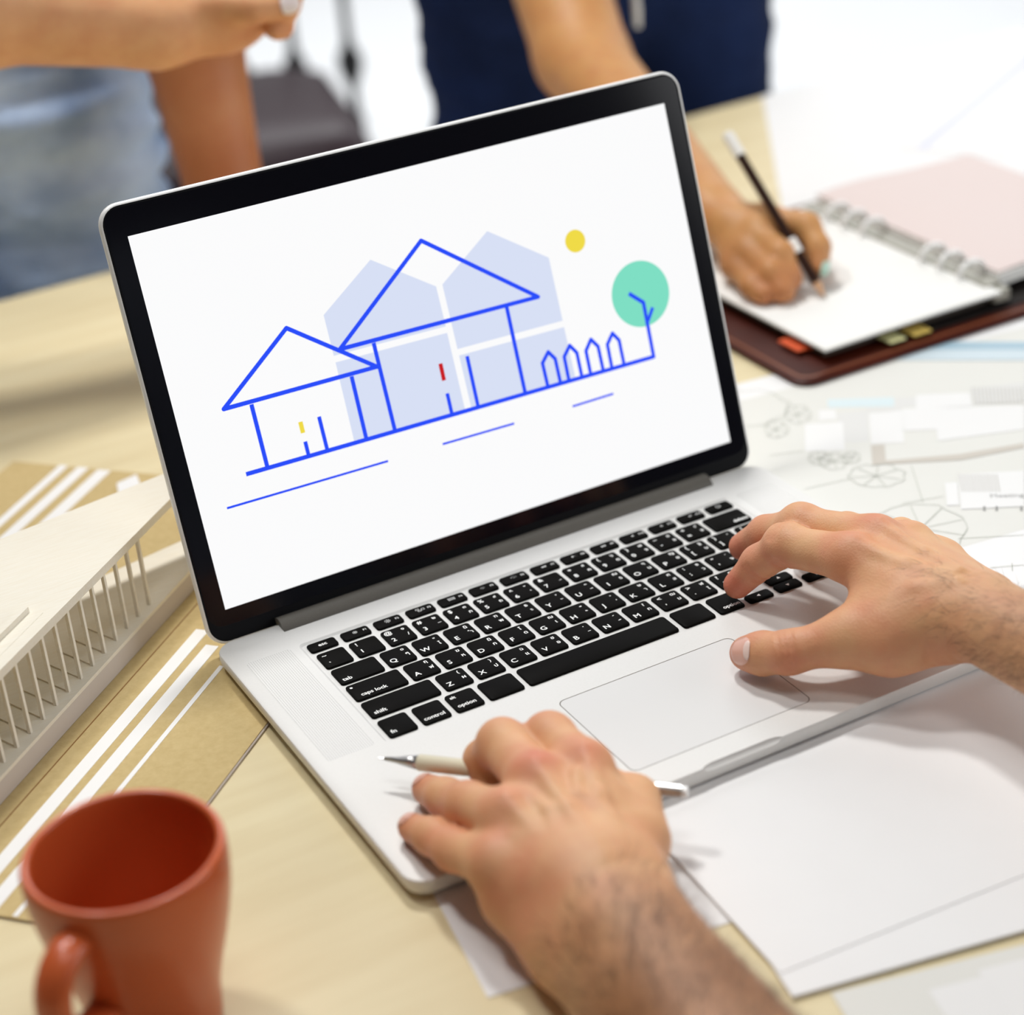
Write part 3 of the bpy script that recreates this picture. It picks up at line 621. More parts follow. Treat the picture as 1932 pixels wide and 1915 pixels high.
inkline('printed_tree_lines', [[(252.8, 71.0), (251.1, 67.2), (247.4, 65.4), (243.1, 66.1), (239.4, 65.2), (235.5, 65.7), (232.8, 68.9), (229.1, 70.2), (227.4, 73.6), (225.0, 76.6), (224.4, 80.3), (225.0, 83.9), (224.8, 87.8), (226.2, 91.5), (230.2, 92.8), (232.7, 95.8), (236.3, 97.4), (240.4, 97.0), (244.5, 96.9), (246.9, 92.7), (251.1, 92.0), (254.9, 89.6), (256.5, 85.7), (254.7, 81.5), (256.8, 77.6), (256.6, 73.3), (252.8, 71.0)], [(239.9, 80.9), (248.9, 68.5)], [(239.9, 80.9), (236.0, 66.9)], [(239.9, 80.9), (226.0, 75.7)], [(239.9, 80.9), (226.4, 88.6)], [(239.9, 80.9), (237.0, 95.8)], [(239.9, 80.9), (249.9, 91.8)], [(239.9, 80.9), (255.2, 79.6)], [(240.8, -2.7), (235.3, -6.5), (229.7, -9.9), (224.1, -15.3), (217.0, -14.5), (211.2, -10.8), (203.8, -11.4), (198.3, -7.4), (194.9, -1.6), (190.3, 3.8), (193.2, 11.1), (191.8, 17.6), (191.6, 25.0), (197.3, 30.1), (201.1, 36.6), (207.4, 40.9), (214.9, 41.9), (222.1, 42.8), (229.3, 41.8), (235.4, 38.3), (240.4, 33.8), (245.8, 29.3), (245.4, 21.8), (246.7, 15.7), (247.0, 9.1), (244.2, 3.0), (240.8, -2.7)], [(219.5, 13.3), (234.2, -7.8)], [(219.5, 13.3), (216.4, -12.6)], [(219.5, 13.3), (200.1, -5.4)], [(219.5, 13.3), (192.7, 10.5)], [(219.5, 13.3), (197.7, 28.1)], [(219.5, 13.3), (213.2, 39.1)], [(219.5, 13.3), (232.0, 38.1)], [(219.5, 13.3), (244.8, 25.3)], [(219.5, 13.3), (245.6, 7.0)], [(238.5, 106.7), (236.4, 105.0), (233.9, 104.8), (232.1, 102.3), (229.7, 101.4), (227.5, 102.0), (225.7, 103.0), (223.5, 103.6), (222.8, 105.9), (222.1, 108.0), (222.0, 110.4), (221.8, 112.9), (222.3, 115.6), (224.1, 117.9), (225.9, 120.1), (228.8, 119.9), (230.7, 122.1), (232.9, 122.1), (235.0, 121.9), (237.4, 122.0), (239.0, 120.7), (240.2, 118.8), (239.5, 116.0), (240.9, 114.2), (239.8, 111.7), (239.7, 109.2), (238.5, 106.7)], [(231.4, 112.3), (235.6, 105.1)], [(231.4, 112.3), (226.7, 103.1)], [(231.4, 112.3), (222.4, 110.3)], [(231.4, 112.3), (227.1, 119.5)], [(231.4, 112.3), (236.1, 121.5)], [(231.4, 112.3), (240.4, 114.3)], [(232.0, 116.8), (230.6, 115.2), (228.9, 113.9), (227.1, 112.8), (225.4, 113.5), (223.8, 113.5), (222.4, 114.0), (220.8, 114.5), (219.6, 115.6), (219.0, 117.3), (219.8, 119.5), (219.7, 121.3), (220.1, 123.3), (221.5, 124.9), (223.1, 126.2), (224.3, 128.1), (226.2, 129.3), (228.0, 129.4), (229.7, 129.2), (231.2, 128.4), (232.8, 127.9), (233.7, 126.4), (233.8, 124.4), (234.0, 122.6), (233.6, 120.7), (233.2, 118.6), (232.0, 116.8)], [(226.6, 121.0), (230.0, 115.2)], [(226.6, 121.0), (222.8, 113.4)], [(226.6, 121.0), (219.4, 119.2)], [(226.6, 121.0), (223.3, 126.8)], [(226.6, 121.0), (230.5, 128.6)], [(226.6, 121.0), (233.9, 122.8)], [(246.9, 106.6), (245.9, 105.0), (244.6, 103.2), (242.9, 103.6), (241.4, 102.5), (240.1, 103.1), (238.8, 103.1), (237.9, 104.0), (237.0, 104.9), (236.7, 106.4), (235.9, 107.7), (236.8, 109.6), (237.3, 111.4), (238.4, 113.2), (240.4, 113.6), (241.5, 115.1), (243.0, 116.3), (244.2, 115.5), (246.0, 116.8), (246.9, 115.9), (248.3, 115.6), (249.1, 114.4), (248.7, 112.6), (249.3, 111.4), (249.2, 109.6), (248.2, 107.9), (246.9, 106.6)], [(242.9, 109.6), (245.4, 104.8)], [(242.9, 109.6), (238.4, 103.6)], [(242.9, 109.6), (237.6, 110.6)], [(242.9, 109.6), (244.2, 116.4)], [(242.9, 109.6), (249.1, 112.8)], [(260.0, 174.6), (257.5, 172.6), (255.4, 170.1), (252.8, 168.9), (250.5, 169.0), (248.2, 168.8), (245.6, 168.3), (244.5, 170.4), (243.6, 172.4), (242.6, 174.3), (244.0, 177.5), (243.4, 179.9), (244.7, 182.7), (246.5, 185.3), (248.4, 187.6), (250.5, 190.0), (253.0, 190.3), (255.5, 191.9), (257.1, 190.4), (260.0, 191.7), (261.1, 189.8), (263.3, 188.9), (263.8, 186.3), (263.2, 183.3), (261.5, 180.4), (261.6, 177.5), (260.0, 174.6)], [(252.9, 180.2), (256.8, 172.4)], [(252.9, 180.2), (247.2, 169.3)], [(252.9, 180.2), (243.3, 177.0)], [(252.9, 180.2), (249.0, 188.0)], [(252.9, 180.2), (258.7, 191.2)], [(252.9, 180.2), (262.6, 183.4)], [(236.0, 166.1), (233.3, 164.0), (231.1, 161.6), (228.7, 160.9), (226.9, 161.2), (225.1, 161.1), (223.0, 160.5), (221.7, 161.6), (221.4, 163.6), (220.0, 164.8), (219.8, 167.2), (221.9, 170.2), (222.6, 172.8), (223.9, 175.6), (225.8, 178.0), (228.0, 180.2), (230.2, 180.6), (232.6, 182.7), (234.8, 183.0), (235.4, 180.6), (237.7, 181.1), (239.3, 180.1), (238.6, 177.1), (238.4, 174.7), (237.1, 172.0), (236.9, 169.3), (236.0, 166.1)], [(229.5, 171.1), (232.5, 164.3)], [(229.5, 171.1), (223.8, 160.6)], [(229.5, 171.1), (220.9, 167.4)], [(229.5, 171.1), (226.6, 178.0)], [(229.5, 171.1), (235.3, 181.8)], [(229.5, 171.1), (238.2, 174.8)], [(253.7, 193.6), (250.3, 188.4), (246.0, 183.3), (239.5, 184.2), (234.0, 183.7), (227.6, 180.9), (221.8, 183.3), (216.2, 186.5), (214.5, 193.5), (210.5, 198.5), (209.9, 205.1), (210.6, 211.7), (211.5, 218.5), (215.2, 224.0), (218.1, 230.9), (224.5, 233.4), (230.8, 234.0), (236.9, 236.9), (243.3, 236.2), (247.0, 229.6), (253.6, 228.9), (256.9, 223.4), (259.4, 217.5), (258.7, 210.9), (258.1, 204.9), (259.9, 197.5), (253.7, 193.6)], [(195.2, 93.5), (225.0, 87.5)], [(265.2, 78.7), (240.8, 37.6)], [(230.2, 43.4), (255.0, 36.0)], [(228.7, -8.7), (261.1, -27.7)], [(204.5, 143.2), (224.7, 135.2)], [(234.1, -48.3), (228.8, -54.4)], [(221.3, -44.8), (238.3, -53.4)]], .45, ink_line)
inkline('printed_hatching', [((280.7, 52.0), (267.6, 33.4)), ((282.3, 50.7), (269.1, 32.2)), ((283.9, 49.5), (270.7, 31.0)), ((285.5, 48.3), (272.3, 29.8)), ((287.0, 47.1), (273.8, 28.7)), ((288.6, 45.9), (275.4, 27.5)), ((290.2, 44.7), (277.0, 26.3)), ((291.8, 43.4), (278.5, 25.1)), ((293.4, 42.2), (280.1, 23.9)), ((294.9, 41.0), (281.6, 22.7)), ((296.5, 39.8), (283.2, 21.5)), ((298.1, 38.6), (284.7, 20.3)), ((367.5, 142.0), (352.4, 122.6)), ((369.4, 140.5), (354.3, 121.1)), ((371.3, 139.0), (356.2, 119.6)), ((373.2, 137.4), (358.1, 118.1)), ((375.1, 135.9), (360.0, 116.6)), ((377.0, 134.4), (361.8, 115.1)), ((379.0, 132.9), (363.7, 113.6)), ((380.9, 131.3), (365.6, 112.1)), ((382.8, 129.8), (367.5, 110.6)), ((384.7, 128.3), (369.4, 109.1)), ((386.6, 126.8), (371.3, 107.6)), ((388.5, 125.2), (373.1, 106.1)), ((390.4, 123.7), (375.0, 104.6)), ((392.3, 122.2), (376.9, 103.2))], 1.0, ink_grey)
inkline('printed_column_marks', [[(265.7, 11.8), (262.2, 7.7)], [(271.4, 7.5), (267.8, 3.4)], [(282.7, -1.1), (279.1, -5.2)]], 1.3, ink_dark)
tx = MB(); add_text(tx, 'Meeting Room', 291.6, 8.8, PZ + .42, 6.2, rot=-0.5853144379796805, bold=.08); tx.build('printed_room_name', ink_text, plan)


# white sheets beyond the notebook
tag(MB().loft([[(x, y, z) for x, y in ((455, 475), (643, farY(643) - 2), (1690, farY(1690) - 2), (1690, 262), (700, 262), (660, 300))] for z in (TT + .05, TT + .4)]).build('paper_sheet', paper), 'big blank white drawing paper spread over the table beyond the notebook', 'paper')
f2 = thing('plan_drawing', 'white plan sheet with a lavender border beyond the pink divider page', 'drawing', (860, 560, TT + .6))
MB().loft([[(x, y, z) for x, y in ((640, 560), (690, 480), (1080, 700), (1030, 790))] for z in (TT + .6, TT + 1)]).build('paper', paper, f2)
MB().poly([(x, y, TT + 1.1) for x, y in ((652, 552), (657, 544), (1048, 765), (1043, 773))]).build('printed_border', ink_lav, f2)

# ------------------------------------------------------------------ kraft board and balsa model
KA = math.radians(42.3); KU = np.array([math.cos(KA), math.sin(KA)]); KV = np.array([-math.sin(KA), math.cos(KA)])
def kp(u, v, z): q = u * KU + v * KV; return (q[0], q[1], z)
kb = thing('kraft_board', 'brown kraft base board with white stripes under the balsa model', 'board', kp(-58, 310, TT))
KZ = -10.9
def kquad(u0, u1, v0, v1, z0, z1, e=0): return MB().loft([[kp(u, v, z) for u, v in ((u0, v0), (u1, v0), (u1, v1), (u0, v1))] for z in (z0, z1)])
edge_m = mat('grey_board_edge', srgb(176, 164, 152), .8)
MB().loft([[kp(u, v, z) for u, v in ((-267, 157), (151, 157), (151, 462.6), (-267, 462.6))] for z in (TT, KZ - .45)]).build('board_core', edge_m, kb)
kquad(-267, 151, 158.2, 462.6, KZ - .45, KZ).build('kraft_facing', kraft, kb)
white_stripe = mat('white_stripe_paper', (.87, .865, .855, 1), .75)
for u0, u1, v0, v1 in ((-266, -20, 230.4, 238.4), (-266, -34, 217.3, 225.2), (-266, -52, 205.2, 207.9), (-100, 151.5, 420.6, 427), (-100, 151, 404.8, 413), (-100, 150, 387.6, 397.3)):
    kquad(u0, u1, v0, v1, KZ, KZ + .25).build('white_stripe', white_stripe, kb)
kquad(-266, 60, 250.4, 251.1, KZ, KZ + .12).build('score_line', mat('scored_kraft', srgb(140, 100, 52), .9), kb)
tagm = tag(MB().poly([kp(*q, KZ + .9) for q in ((132, 373), (146, 366), (128, 352), (112, 360))]).build('paper_scrap', paper), 'small white paper scrap on kraft board behind the balsa model', 'paper')
sol = tagm.modifiers.new('thick', 'SOLIDIFY'); sol.thickness = .0008
bmod = thing('balsa_model', 'white balsa architecture model with slanted roof on thin posts', 'model', kp(-60, 300, KZ))
def wedge(u0, vf, tip_u, sl, z0, z1, u_back, mm, nm):
    """front edge along v=vf; back edge falls with slope sl towards the tip"""
    vb = lambda u: vf + (tip_u - u) * sl
    pts = [(u0, vf), (tip_u, vf), (u_back, vb(u_back)), (u0, vb(u_back))]
    return MB().loft([[kp(u, v, z) for u, v in pts] for z in (z0, z1)]).build(nm, mm, bmod)
wedge(-330, 260, 88, .57, KZ + .3, 1.0, -70, foam, 'base_block'); wedge(-330, 259.6, 88, .57, 1.0, 3.1, -70, balsa, 'base_plate')
rf = wedge(-330, 262.2, 74, .62, 46.6, 51.6, -80, balsa, 'roof_slab')
# raised skylight strip and slot on the roof
MB().loft([[kp(u, v, z) for u, v in ((-330, 277), (-113, 277), (-113, 280.5), (-330, 280.5))] for z in (51.6, 55)]).build('roof_beam', balsa, bmod)
MB().loft([[kp(u, v, z) for u, v in ((-330, 269.5), (-112, 269.5), (-112, 277), (-330, 277))] for z in (51.61, 51.8)]).build('roof_slot', balsa, bmod)
pm = None
for i in range(24):
    u = -21 - 12.9 * i
    if pm is None:
        o = MB().box((0, 0, 24.85), (1.9, 1.9, 43.5), Matrix.Rotation(KA, 3, 'Z')).v
        q = kp(u, 265.2, 0); o = mesh_obj('post', [(x + q[0], y + q[1], z) for x, y, z in o], [(0, 3, 2, 1), (4, 5, 6, 7), (0, 1, 5, 4), (1, 2, 6, 5), (2, 3, 7, 6), (3, 0, 4, 7)], balsa, bmod); pm = o; q0 = q
    else:
        o = bpy.data.objects.new('post', pm.data); COL.objects.link(o); o.parent = bmod; q = kp(u, 265.2, 0); o.location = ((q[0] - q0[0]) * .001, (q[1] - q0[1]) * .001, 0)
    if i > 2 and i < 15:   # thin floor joists laid between posts and the inner wall line
        qa, qb = kp(u, 266, 3.4), kp(u + 9, 292, 3.4)
        MB().tube([qa, qb], .35, 4).build('floor_line', mat('pencil_scored_balsa', srgb(216, 204, 182), .9), bmod)
MB().loft([[kp(u, v, z) for u, v in ((-330, 310), (-215, 310), (-215, 312.5), (-330, 312.5))] for z in (3.1, 46.6)]).build('inner_wall', balsa, bmod)

# ------------------------------------------------------------------ mug
terra = mat('terracotta_glaze', srgb(200, 93, 47), .3, 0, .45, noise=.12, nscale=14, col2=srgb(186, 80, 40), coat=.15)
mug = thing('coffee_mug', 'empty terracotta orange ceramic mug at the near left corner', 'mug', (-303, -129, TT))
prof = [(0, 0), (24, 0), (26.8, 1.2), (27.6, 5), (29, 20), (32.2, 34), (36, 48), (39.6, 64), (41.4, 77), (41.6, 86), (41.4, 90.5), (40.4, 92.3), (38.8, 92.4), (37.6, 91), (37.5, 84), (37, 74), (34, 56), (29, 36), (25.6, 16), (23, 8.5), (0, 7)]
# smooth the profile
def cr(prof, n=4):
    P = np.array(prof, float); out = []
    for i in range(len(P) - 1):
        p0, p1, p2, p3 = P[max(i - 1, 0)], P[i], P[i + 1], P[min(i + 2, len(P) - 1)]
        for k in range(n):
            t = k / n; out.append(tuple(.5 * ((2 * p1) + (-p0 + p2) * t + (2 * p0 - 5 * p1 + 4 * p2 - p3) * t * t + (-p0 + 3 * p1 - 3 * p2 + p3) * t ** 3)))
    out.append(tuple(P[-1])); return out
pr_ = [(max(r, .02), z) for r, z in cr(prof, 3)]
MB().lathe(pr_, (-303, -129, TT), 72).build('mug_body', terra, mug, smooth=True)
hd = np.array([-.76, -.65]); hp = []
for r, z in cr([(36, 77), (46, 78.5), (56, 74), (61.5, 64), (60.5, 51), (53, 41), (44, 37), (30, 35)], 5): hp.append((-303 + hd[0] * r, -129 + hd[1] * r, TT + z))
mbh = MB(); hn = np.array([-hd[1], hd[0], 0])
P = [np.array(q) for q in hp]; rings = []
for i in range(len(P)):
    T = P[min(i + 1, len(P) - 1)] - P[max(i - 1, 0)]; T /= np.linalg.norm(T); N = np.cross(T, hn)
    rings.append([tuple(P[i] + 8.0 * math.cos(b) * hn + 5.6 * math.sin(b) * N) for b in np.linspace(0, 2 * math.pi, 16, endpoint=False)])
mbh.loft(rings).build('handle', terra, mug, smooth=True)

# ------------------------------------------------------------------ organiser notebook
nb = thing('ring_organiser', 'open brown leather ring organiser with white and pink pages', 'notebook', (465, 330, TT))
leather = mat('brown_leather', srgb(74, 24, 9), .42, 0, .2, noise=.5, nscale=30, col2=srgb(42, 13, 7), bump=.15, bscale=500)
leather_edge = mat('leather_edge', srgb(118, 60, 30), .5); lining = mat('black_lining', srgb(26, 20, 18), .6)
mb = MB().loft(rslab(277, 655, 208, 492, 14, [(1.5, TT + .7), (0, TT + 2), (0, TT + 4), (1.8, TT + 5.2)], 8)); smooth_angle(mb.build('cover', leather, nb, label='brown leather cover with stitched edge'), 40)
mb = MB()
o_, i_ = rrect(281, 651, 212, 488, 11, 8), rrect(284, 648, 215, 485, 9, 8); n = len(o_)
mb.add([(x, y, TT + 5.6) for x, y in o_] + [(x, y, TT + 5.6) for x, y in i_], [(k, (k + 1) % n, n + (k + 1) % n, n + k) for k in range(n)]).build('stitched_border', leather_edge, nb)
MB().loft([[(x, y, z) for x, y in ((395, 222), (640, 222), (640, 480), (428, 480), (428, 262))] for z in (TT + 5.3, TT + 6.0)]).build('inner_lining', lining, nb)
page_m = mat('ivory_page', (.87, .87, .845, 1), .75, 0, .25); pink_m = mat('pink_divider', srgb(222, 206, 202), .6)
# left page block, slightly sagging towards the outer edge
def curved(x0, x1, y0, y1, zf, th, n=14):
    rings = []
    for k in range(n + 1):
        x = x0 + (x1 - x0) * k / n; z = zf(k / n); rings.append([(x, y0, z - th), (x, y1, z - th), (x, y1, z), (x, y0, z)])
    return MB().loft(rings)
smooth_angle(curved(307, 462, 223, 455, lambda t: 4.6 + 1.5 * math.sin(t * math.pi * .6), 1.8).build('page_block', page_m, nb, label='blank white left page stack'), 40)
smooth_angle(curved(313, 463, 232, 452, lambda t: 2.4 + 1.2 * t, 8).build('divider_stack', mat('shaded_divider', srgb(60, 50, 42), .8), nb), 40)  # stack darkened to stand in for the shadow under the left page
smooth_angle(curved(477, 634, 244, 462, lambda t: 11 + 3.4 * math.sin(min(t * 1.6, 1) * math.pi) * (1 - t) - 2 * t, 1.2).build('divider_page', pink_m, nb, label='pink divider page'), 40)
smooth_angle(curved(476, 632, 242, 458, lambda t: 9 + 3.0 * math.sin(min(t * 1.6, 1) * math.pi) * (1 - t) - 2 * t, 9).build('page_block', page_m, nb, label='right page stack under the pink divider'), 40)
metal = mat('ring_metal', (.36, .35, .30, 1), .45, .3); metal_lt = mat('bright_ring_metal', (.9, .9, .89, 1), .3, .2)
MB().loft([[(465 + x, y, z) for x, z in ((-6.5, -4), (6.5, -4), (9.5, 4), (6, 7.4), (-6, 7.4), (-9.5, 4))] for y in (236, 456)]).build('ring_bar', metal, nb)
MB().loft(rslab(458, 474, 226, 238, 3, [(0, -3), (0, 4), (1, 5)], 4)).build('ring_lever', metal, nb)
rm = None
for y in (259, 281.5, 302, 373, 396, 418):
    if rm is None:
        rm = MB().tube([(465 + 12 * math.cos(t), y, 7 + 10.5 * math.sin(t)) for t in np.linspace(-.5, math.pi + .5, 22)], 2.0, 10).build('ring', metal_lt, nb, smooth=True); y_0 = y
    else:
        o = bpy.data.objects.new('ring', rm.data); COL.objects.link(o); o.parent = nb; o.location = (0, (y - y_0) * .001, 0)
for nm, pts, c in (('index_tab', [(314, 244), (314, 270), (301, 269), (301, 246)], srgb(226, 96, 52)), ('index_tab', [(357, 240), (374, 240), (372, 217), (359, 217)], srgb(205, 203, 150)), ('index_tab', [(377, 240), (396, 240), (394, 216.5), (379, 216.5)], srgb(208, 180, 92))):
    MB().loft([[(x, y, z) for x, y in pts] for z in (-3.6, -2.6)]).build(nm, mat('tab_%d' % int(c[0] * 999), c, .6), nb)

# pale blue scale ruler beyond the plan, tucked under the organiser
ru = thing('flat_ruler', 'pale blue flat plastic ruler sticking out from under the organiser', 'ruler', (440, 180, TT + .7))
def rp(s, w, z): 
    d = np.array([.775, -.632]); n_ = np.array([-.632, -.775]); q = np.array([380, 228]) + d * s + n_ * w; return (q[0], q[1], z)
MB().loft([[rp(s, w, z) for s, w in ((-10, 0), (300, 0), (300, 31), (-10, 31))] for z in (TT + .7, TT + 1.15)]).build('blade', mat('pale_blue_plastic', srgb(196, 212, 220), .35), ru)
MB().loft([[rp(s, w, z) for s, w in ((-10, 1), (300, 1), (300, 13), (-10, 13))] for z in (TT + 1.15, TT + 1.3)]).build('blue_band', mat('blue_band', srgb(158, 188, 204), .4), ru)

# ------------------------------------------------------------------ skin
skin_a = skin_mat('fair_skin', srgb(222, 174, 128), srgb(206, 122, 94), srgb(150, 102, 66))
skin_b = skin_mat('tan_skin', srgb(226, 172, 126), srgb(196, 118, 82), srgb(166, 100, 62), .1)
skin_c = skin_mat('golden_skin', srgb(206, 154, 98), srgb(184, 114, 76), srgb(150, 94, 56), .1)
nail_m = mat('pale_fingernail', srgb(226, 172, 152), .3, 0, .5, coat=.3)
hair_m = mat('dark_arm_hair', srgb(84, 56, 36), .6)

# ------------------------------------------------------------------ typing person (both forearms)
me_p = thing('person', 'person typing at the laptop with hairy bare forearms holding a pencil', 'person', (0, -330, TT))
# right arm
rb = Body(9)
WR = np.array((125., -147, 41)); 
EL = np.array((142., -450, 64))
FN = np.array((.35, .0, .94))
rb.c(WR, EL, 25, 43, (*FN, .82))
rb.c(WR + (1, 4, 1), (112, -112, 40), 23, 24, (.1, .2, 1, .75))
IM, MM, RM, PM = np.array((102., -73, 49)), np.array((124.5, -66, 49)), np.array((143., -71, 42)), np.array((157., -80, 32))
for mc, r in ((IM, 13.2), (MM, 13), (RM, 12), (PM, 11)): rb.c(WR * .8 + mc * .2 + np.array((0, 0, -2.)), mc, 14, r - 1.2, None, 10)
rb.c((108, -104, 30), (140, -100, 26), 13, 12); 
rb.c((112, -131, 33), (92, -119, 28), 19, 17, None, 12)      # thenar
rb.c((92, -119, 28), (76, -106, 26), 16.5, 13, None, 12)
rb.c((100, -95, 38), (86, -104, 30), 8, 9, None, 14)         # web
rb.c((150, -125, 30), (156, -95, 24), 15, 12, None, 12)      # hypothenar
R_TH = [np.array(q, float) for q in ((76, -106, 27), (51, -90.5, 20.0), (44.8, -76, 14.2), (41, -68, 11.6))]
R_IX = [IM, np.array((91.3, -33, 41.5)), np.array((84.8, -16.8, 25.9)), np.array((77.0, -7.0, 10.2))]
R_MD = [MM, np.array((109, -22, 42.5)), np.array((101.8, .8, 30.5)), np.array((98., 18, 15.5))]
R_RG = [RM, np.array((133, -30, 35)), np.array((129, -8, 22)), np.array((127, 3, 10.5))]
R_PK = [PM, np.array((157, -46, 32)), np.array((156, -28, 20)), np.array((154, -18, 9.5))]
rb.limb(R_TH, (12.2, 10.6, 10.6, 9.0), 5, 9)
rb.limb(R_IX, (12.2, 10.6, 9.4, 7.6), 4, 7); rb.limb(R_MD, (12, 10.6, 9.4, 7.8), 4, 7)
rb.limb(R_RG, (11.2, 9.9, 8.8, 7.4), 4, 7); rb.limb(R_PK, (10.2, 8.6, 7.8, 6.8), 4, 7)
rb.ridge([IM + (1, -4, 10.6), (110, -108, 57.5), (118, -132, 60)], 2.2, 5); rb.ridge([MM + (0, -4, 10.8), (124, -105, 59), (124, -132, 61)], 2.0, 5)
rb.ridge([(86, -112, 42), (104, -124, 54), (116, -140, 60)], 2.2, 5)
for q in (R_IX[1], R_MD[1]): rb.c(q + (0, -1, 2.2), q + (0, 1, 1.8), 9.6, 9.6, None, 3)
for k_, rr in ((-3.2, 10.3), (0, 10.25), (3.4, 10.4)): rb.arc(R_TH[1] + (R_TH[0] - R_TH[1]) / 29 * k_, R_TH[0] - R_TH[1], (-.62, -.5, .62), rr, 62, 1.3, 1.1)
for k_ in (-2.2, 1.6): rb.arc(R_IX[2] + (R_IX[1] - R_IX[2]) / 23 * k_, R_IX[1] - R_IX[2], (-.3, -.9, -.5), 9.3, 75, 1.25, 1.1)
for k_ in (-2.5, 1.5): rb.arc(R_IX[1] + np.array((1., -4, -1)) * k_ / 4, (IM - R_IX[1]) + (R_IX[1] - R_IX[2]), (-.2, -.7, -.8), 10.4, 60, 1.3, 1.2)
for k_ in (-2.6, 0, 2.6): rb.arc(R_IX[1] + np.array((.3, -.9, .2)) * k_ + (0, 0, .9), (IM - R_IX[1]) + (R_IX[1] - R_IX[2]), (-.3, .3, .9), 10.6, 42, 1.1, 1.1)
rb.arc((116, -150, 40), (.1, -1, .1), (-.8, .1, -.4), 25.5, 40, 1.0, 2.0); rb.arc((112, -138, 36), (.35, -1, 0), (-.85, .0, -.3), 22, 35, 1.0, 2.0)
V, F = rb.mesh(1.25, (np.array((-50., -600, -20)), np.array((260., 80, 140))))
V = laplace(V, F, 1, .35); N = vnormals(V, F)
reds = [(q, 13, .55) for q in (R_IX[1], R_MD[1], IM + (0, 0, 8), MM + (0, 0, 8))] + [(R_IX[3], 16, .9), (R_IX[2], 14, .75), (R_MD[3], 18, .8), (R_MD[2], 14, .6), (R_TH[3], 16, .7), (R_TH[2], 14, .6), (R_TH[1], 14, .6), ((96, -112, 24), 24, .6), ((66, -100, 26), 16, .5), ((112, -135, 22), 22, .5)]
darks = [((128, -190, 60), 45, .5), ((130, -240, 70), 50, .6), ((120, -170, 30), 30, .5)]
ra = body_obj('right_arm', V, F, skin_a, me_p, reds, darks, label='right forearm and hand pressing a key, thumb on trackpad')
ax = R_TH[3] - R_TH[1]
nail('fingernail', rb, R_TH[3] - (R_TH[3] - R_TH[2]) * .32, ax, (-.62, -.45, .62), 14.5, 14.5, nail_m, ra, .25)
nail('nail_lunula', rb, R_TH[3] - (R_TH[3] - R_TH[2]) * .32 - ax / np.linalg.norm(ax) * 5.2, ax, (-.62, -.45, .62), 10, 4.2, mat('pale_lunula', srgb(236, 208, 196), .35), ra, .55)
hs = (V[:, 1] < -108) & (N[:, 2] > .05 - np.clip((-V[:, 1] - 150) / 50, 0, .6)) & (V[:, 0] > 96)
wgt = hs & ((rng.random(len(V)) < np.clip((-V[:, 1] - 105) / 90, .03, 1)))
strands('arm_hair', V, N, wgt, (-.5, .45, -.25), 6500, 11, .16, hair_m, ra, .4)

# left arm
lb = Body(9)
LW = np.array((-129., -221, 23)); LE = np.array((-168., -500, 36))
lb.c(LW, LE, 28, 50, (.1, .1, .96, .80)); lb.c(LW, LW * .6 + np.array((-120., -150, 36)) * .4, 27, 27, (.1, .2, .97, .76))
IM, MM, RM, PM = np.array((-95., -137, 37)), np.array((-119., -136, 39)), np.array((-140.5, -147, 36)), np.array((-155., -163, 28))
for mc, r in ((IM, 13.4), (MM, 13.4), (RM, 12.6), (PM, 12)): lb.c(LW * .78 + mc * .22 + np.array((0, 0, -1.)), mc, 15, r - 1.2, None, 11)
lb.c((-98, -160, 25), (-140, -168, 18), 14, 13); lb.c((-112, -198, 17), (-97, -163, 19), 20, 15, None, 12); lb.c((-145, -208, 9), (-153, -172, 13), 17, 14, None, 12); lb.c((-145, -208, 9), (-152, -310, 18), 17, 22, None, 14); lb.c((-96, -141, 28), (-82, -150, 20), 10, 10)
L_IX = [IM, np.array((-93.5, -103, 33)), np.array((-98, -91, 17)), np.array((-97, -101, 9))]
L_MD = [MM, np.array((-113.5, -94, 32.5)), np.array((-117.5, -80, 18)), np.array((-119, -91, 9.6))]
L_RG = [RM, np.array((-143.5, -115, 24.5)), np.array((-144.5, -92, 14.6)), np.array((-145.5, -74, 8.8))]
L_PK = [PM, np.array((-160, -131, 16.5)), np.array((-161.5, -111, 12)), np.array((-164, -95, 7.8))]
L_TH = [np.array((-92, -178, 22)), np.array((-76, -148, 18)), np.array((-80, -122, 13)), np.array((-90, -104, 10))]
lb.limb(L_IX, (12.6, 11.6, 9.6, 8), 4, 7); lb.limb(L_MD, (12.6, 11.4, 9.4, 8), 4, 7); lb.limb(L_RG, (12, 10.4, 9.2, 7.6), 4, 7); lb.limb(L_PK, (11.4, 9.4, 8.4, 6.9), 4, 7)
lb.limb(L_TH, (14, 11, 10, 8.5), 5, 9)
for a_, b_, c_ in ((IM, (-105, -168, 45), (-118, -206, 43)), (MM, (-122, -170, 46.5), (-126, -206, 45)), (RM, (-138, -176, 40), (-132, -206, 43))):
    lb.ridge([a_ + (0, -3, 11.3), b_, c_], 2.2, 5)
lb.ridge([(-131, -150, 46), (-129, -166, 46.5), (-133, -182, 44), (-128, -203, 45)], 1.8, 3); lb.ridge([(-147, -166, 40), (-139, -176, 42), (-141, -196, 39), (-149, -212, 33)], 1.8, 3)
lb.ridge([(-106, -150, 48), (-113, -164, 47), (-108, -184, 44), (-112, -203, 43)], 1.7, 3)
for q in (L_IX[1], L_MD[1], L_RG[1], L_PK[1]): lb.c(q + (0, -1, 1.6), q + (0, 1, 1.4), 9.6, 9.6, None, 3) if q is not L_PK[1] and q is not L_RG[1] else None
V, F = lb.mesh(1.6, (np.array((-260., -640, -12.1)), np.array((0., 20, 140))))
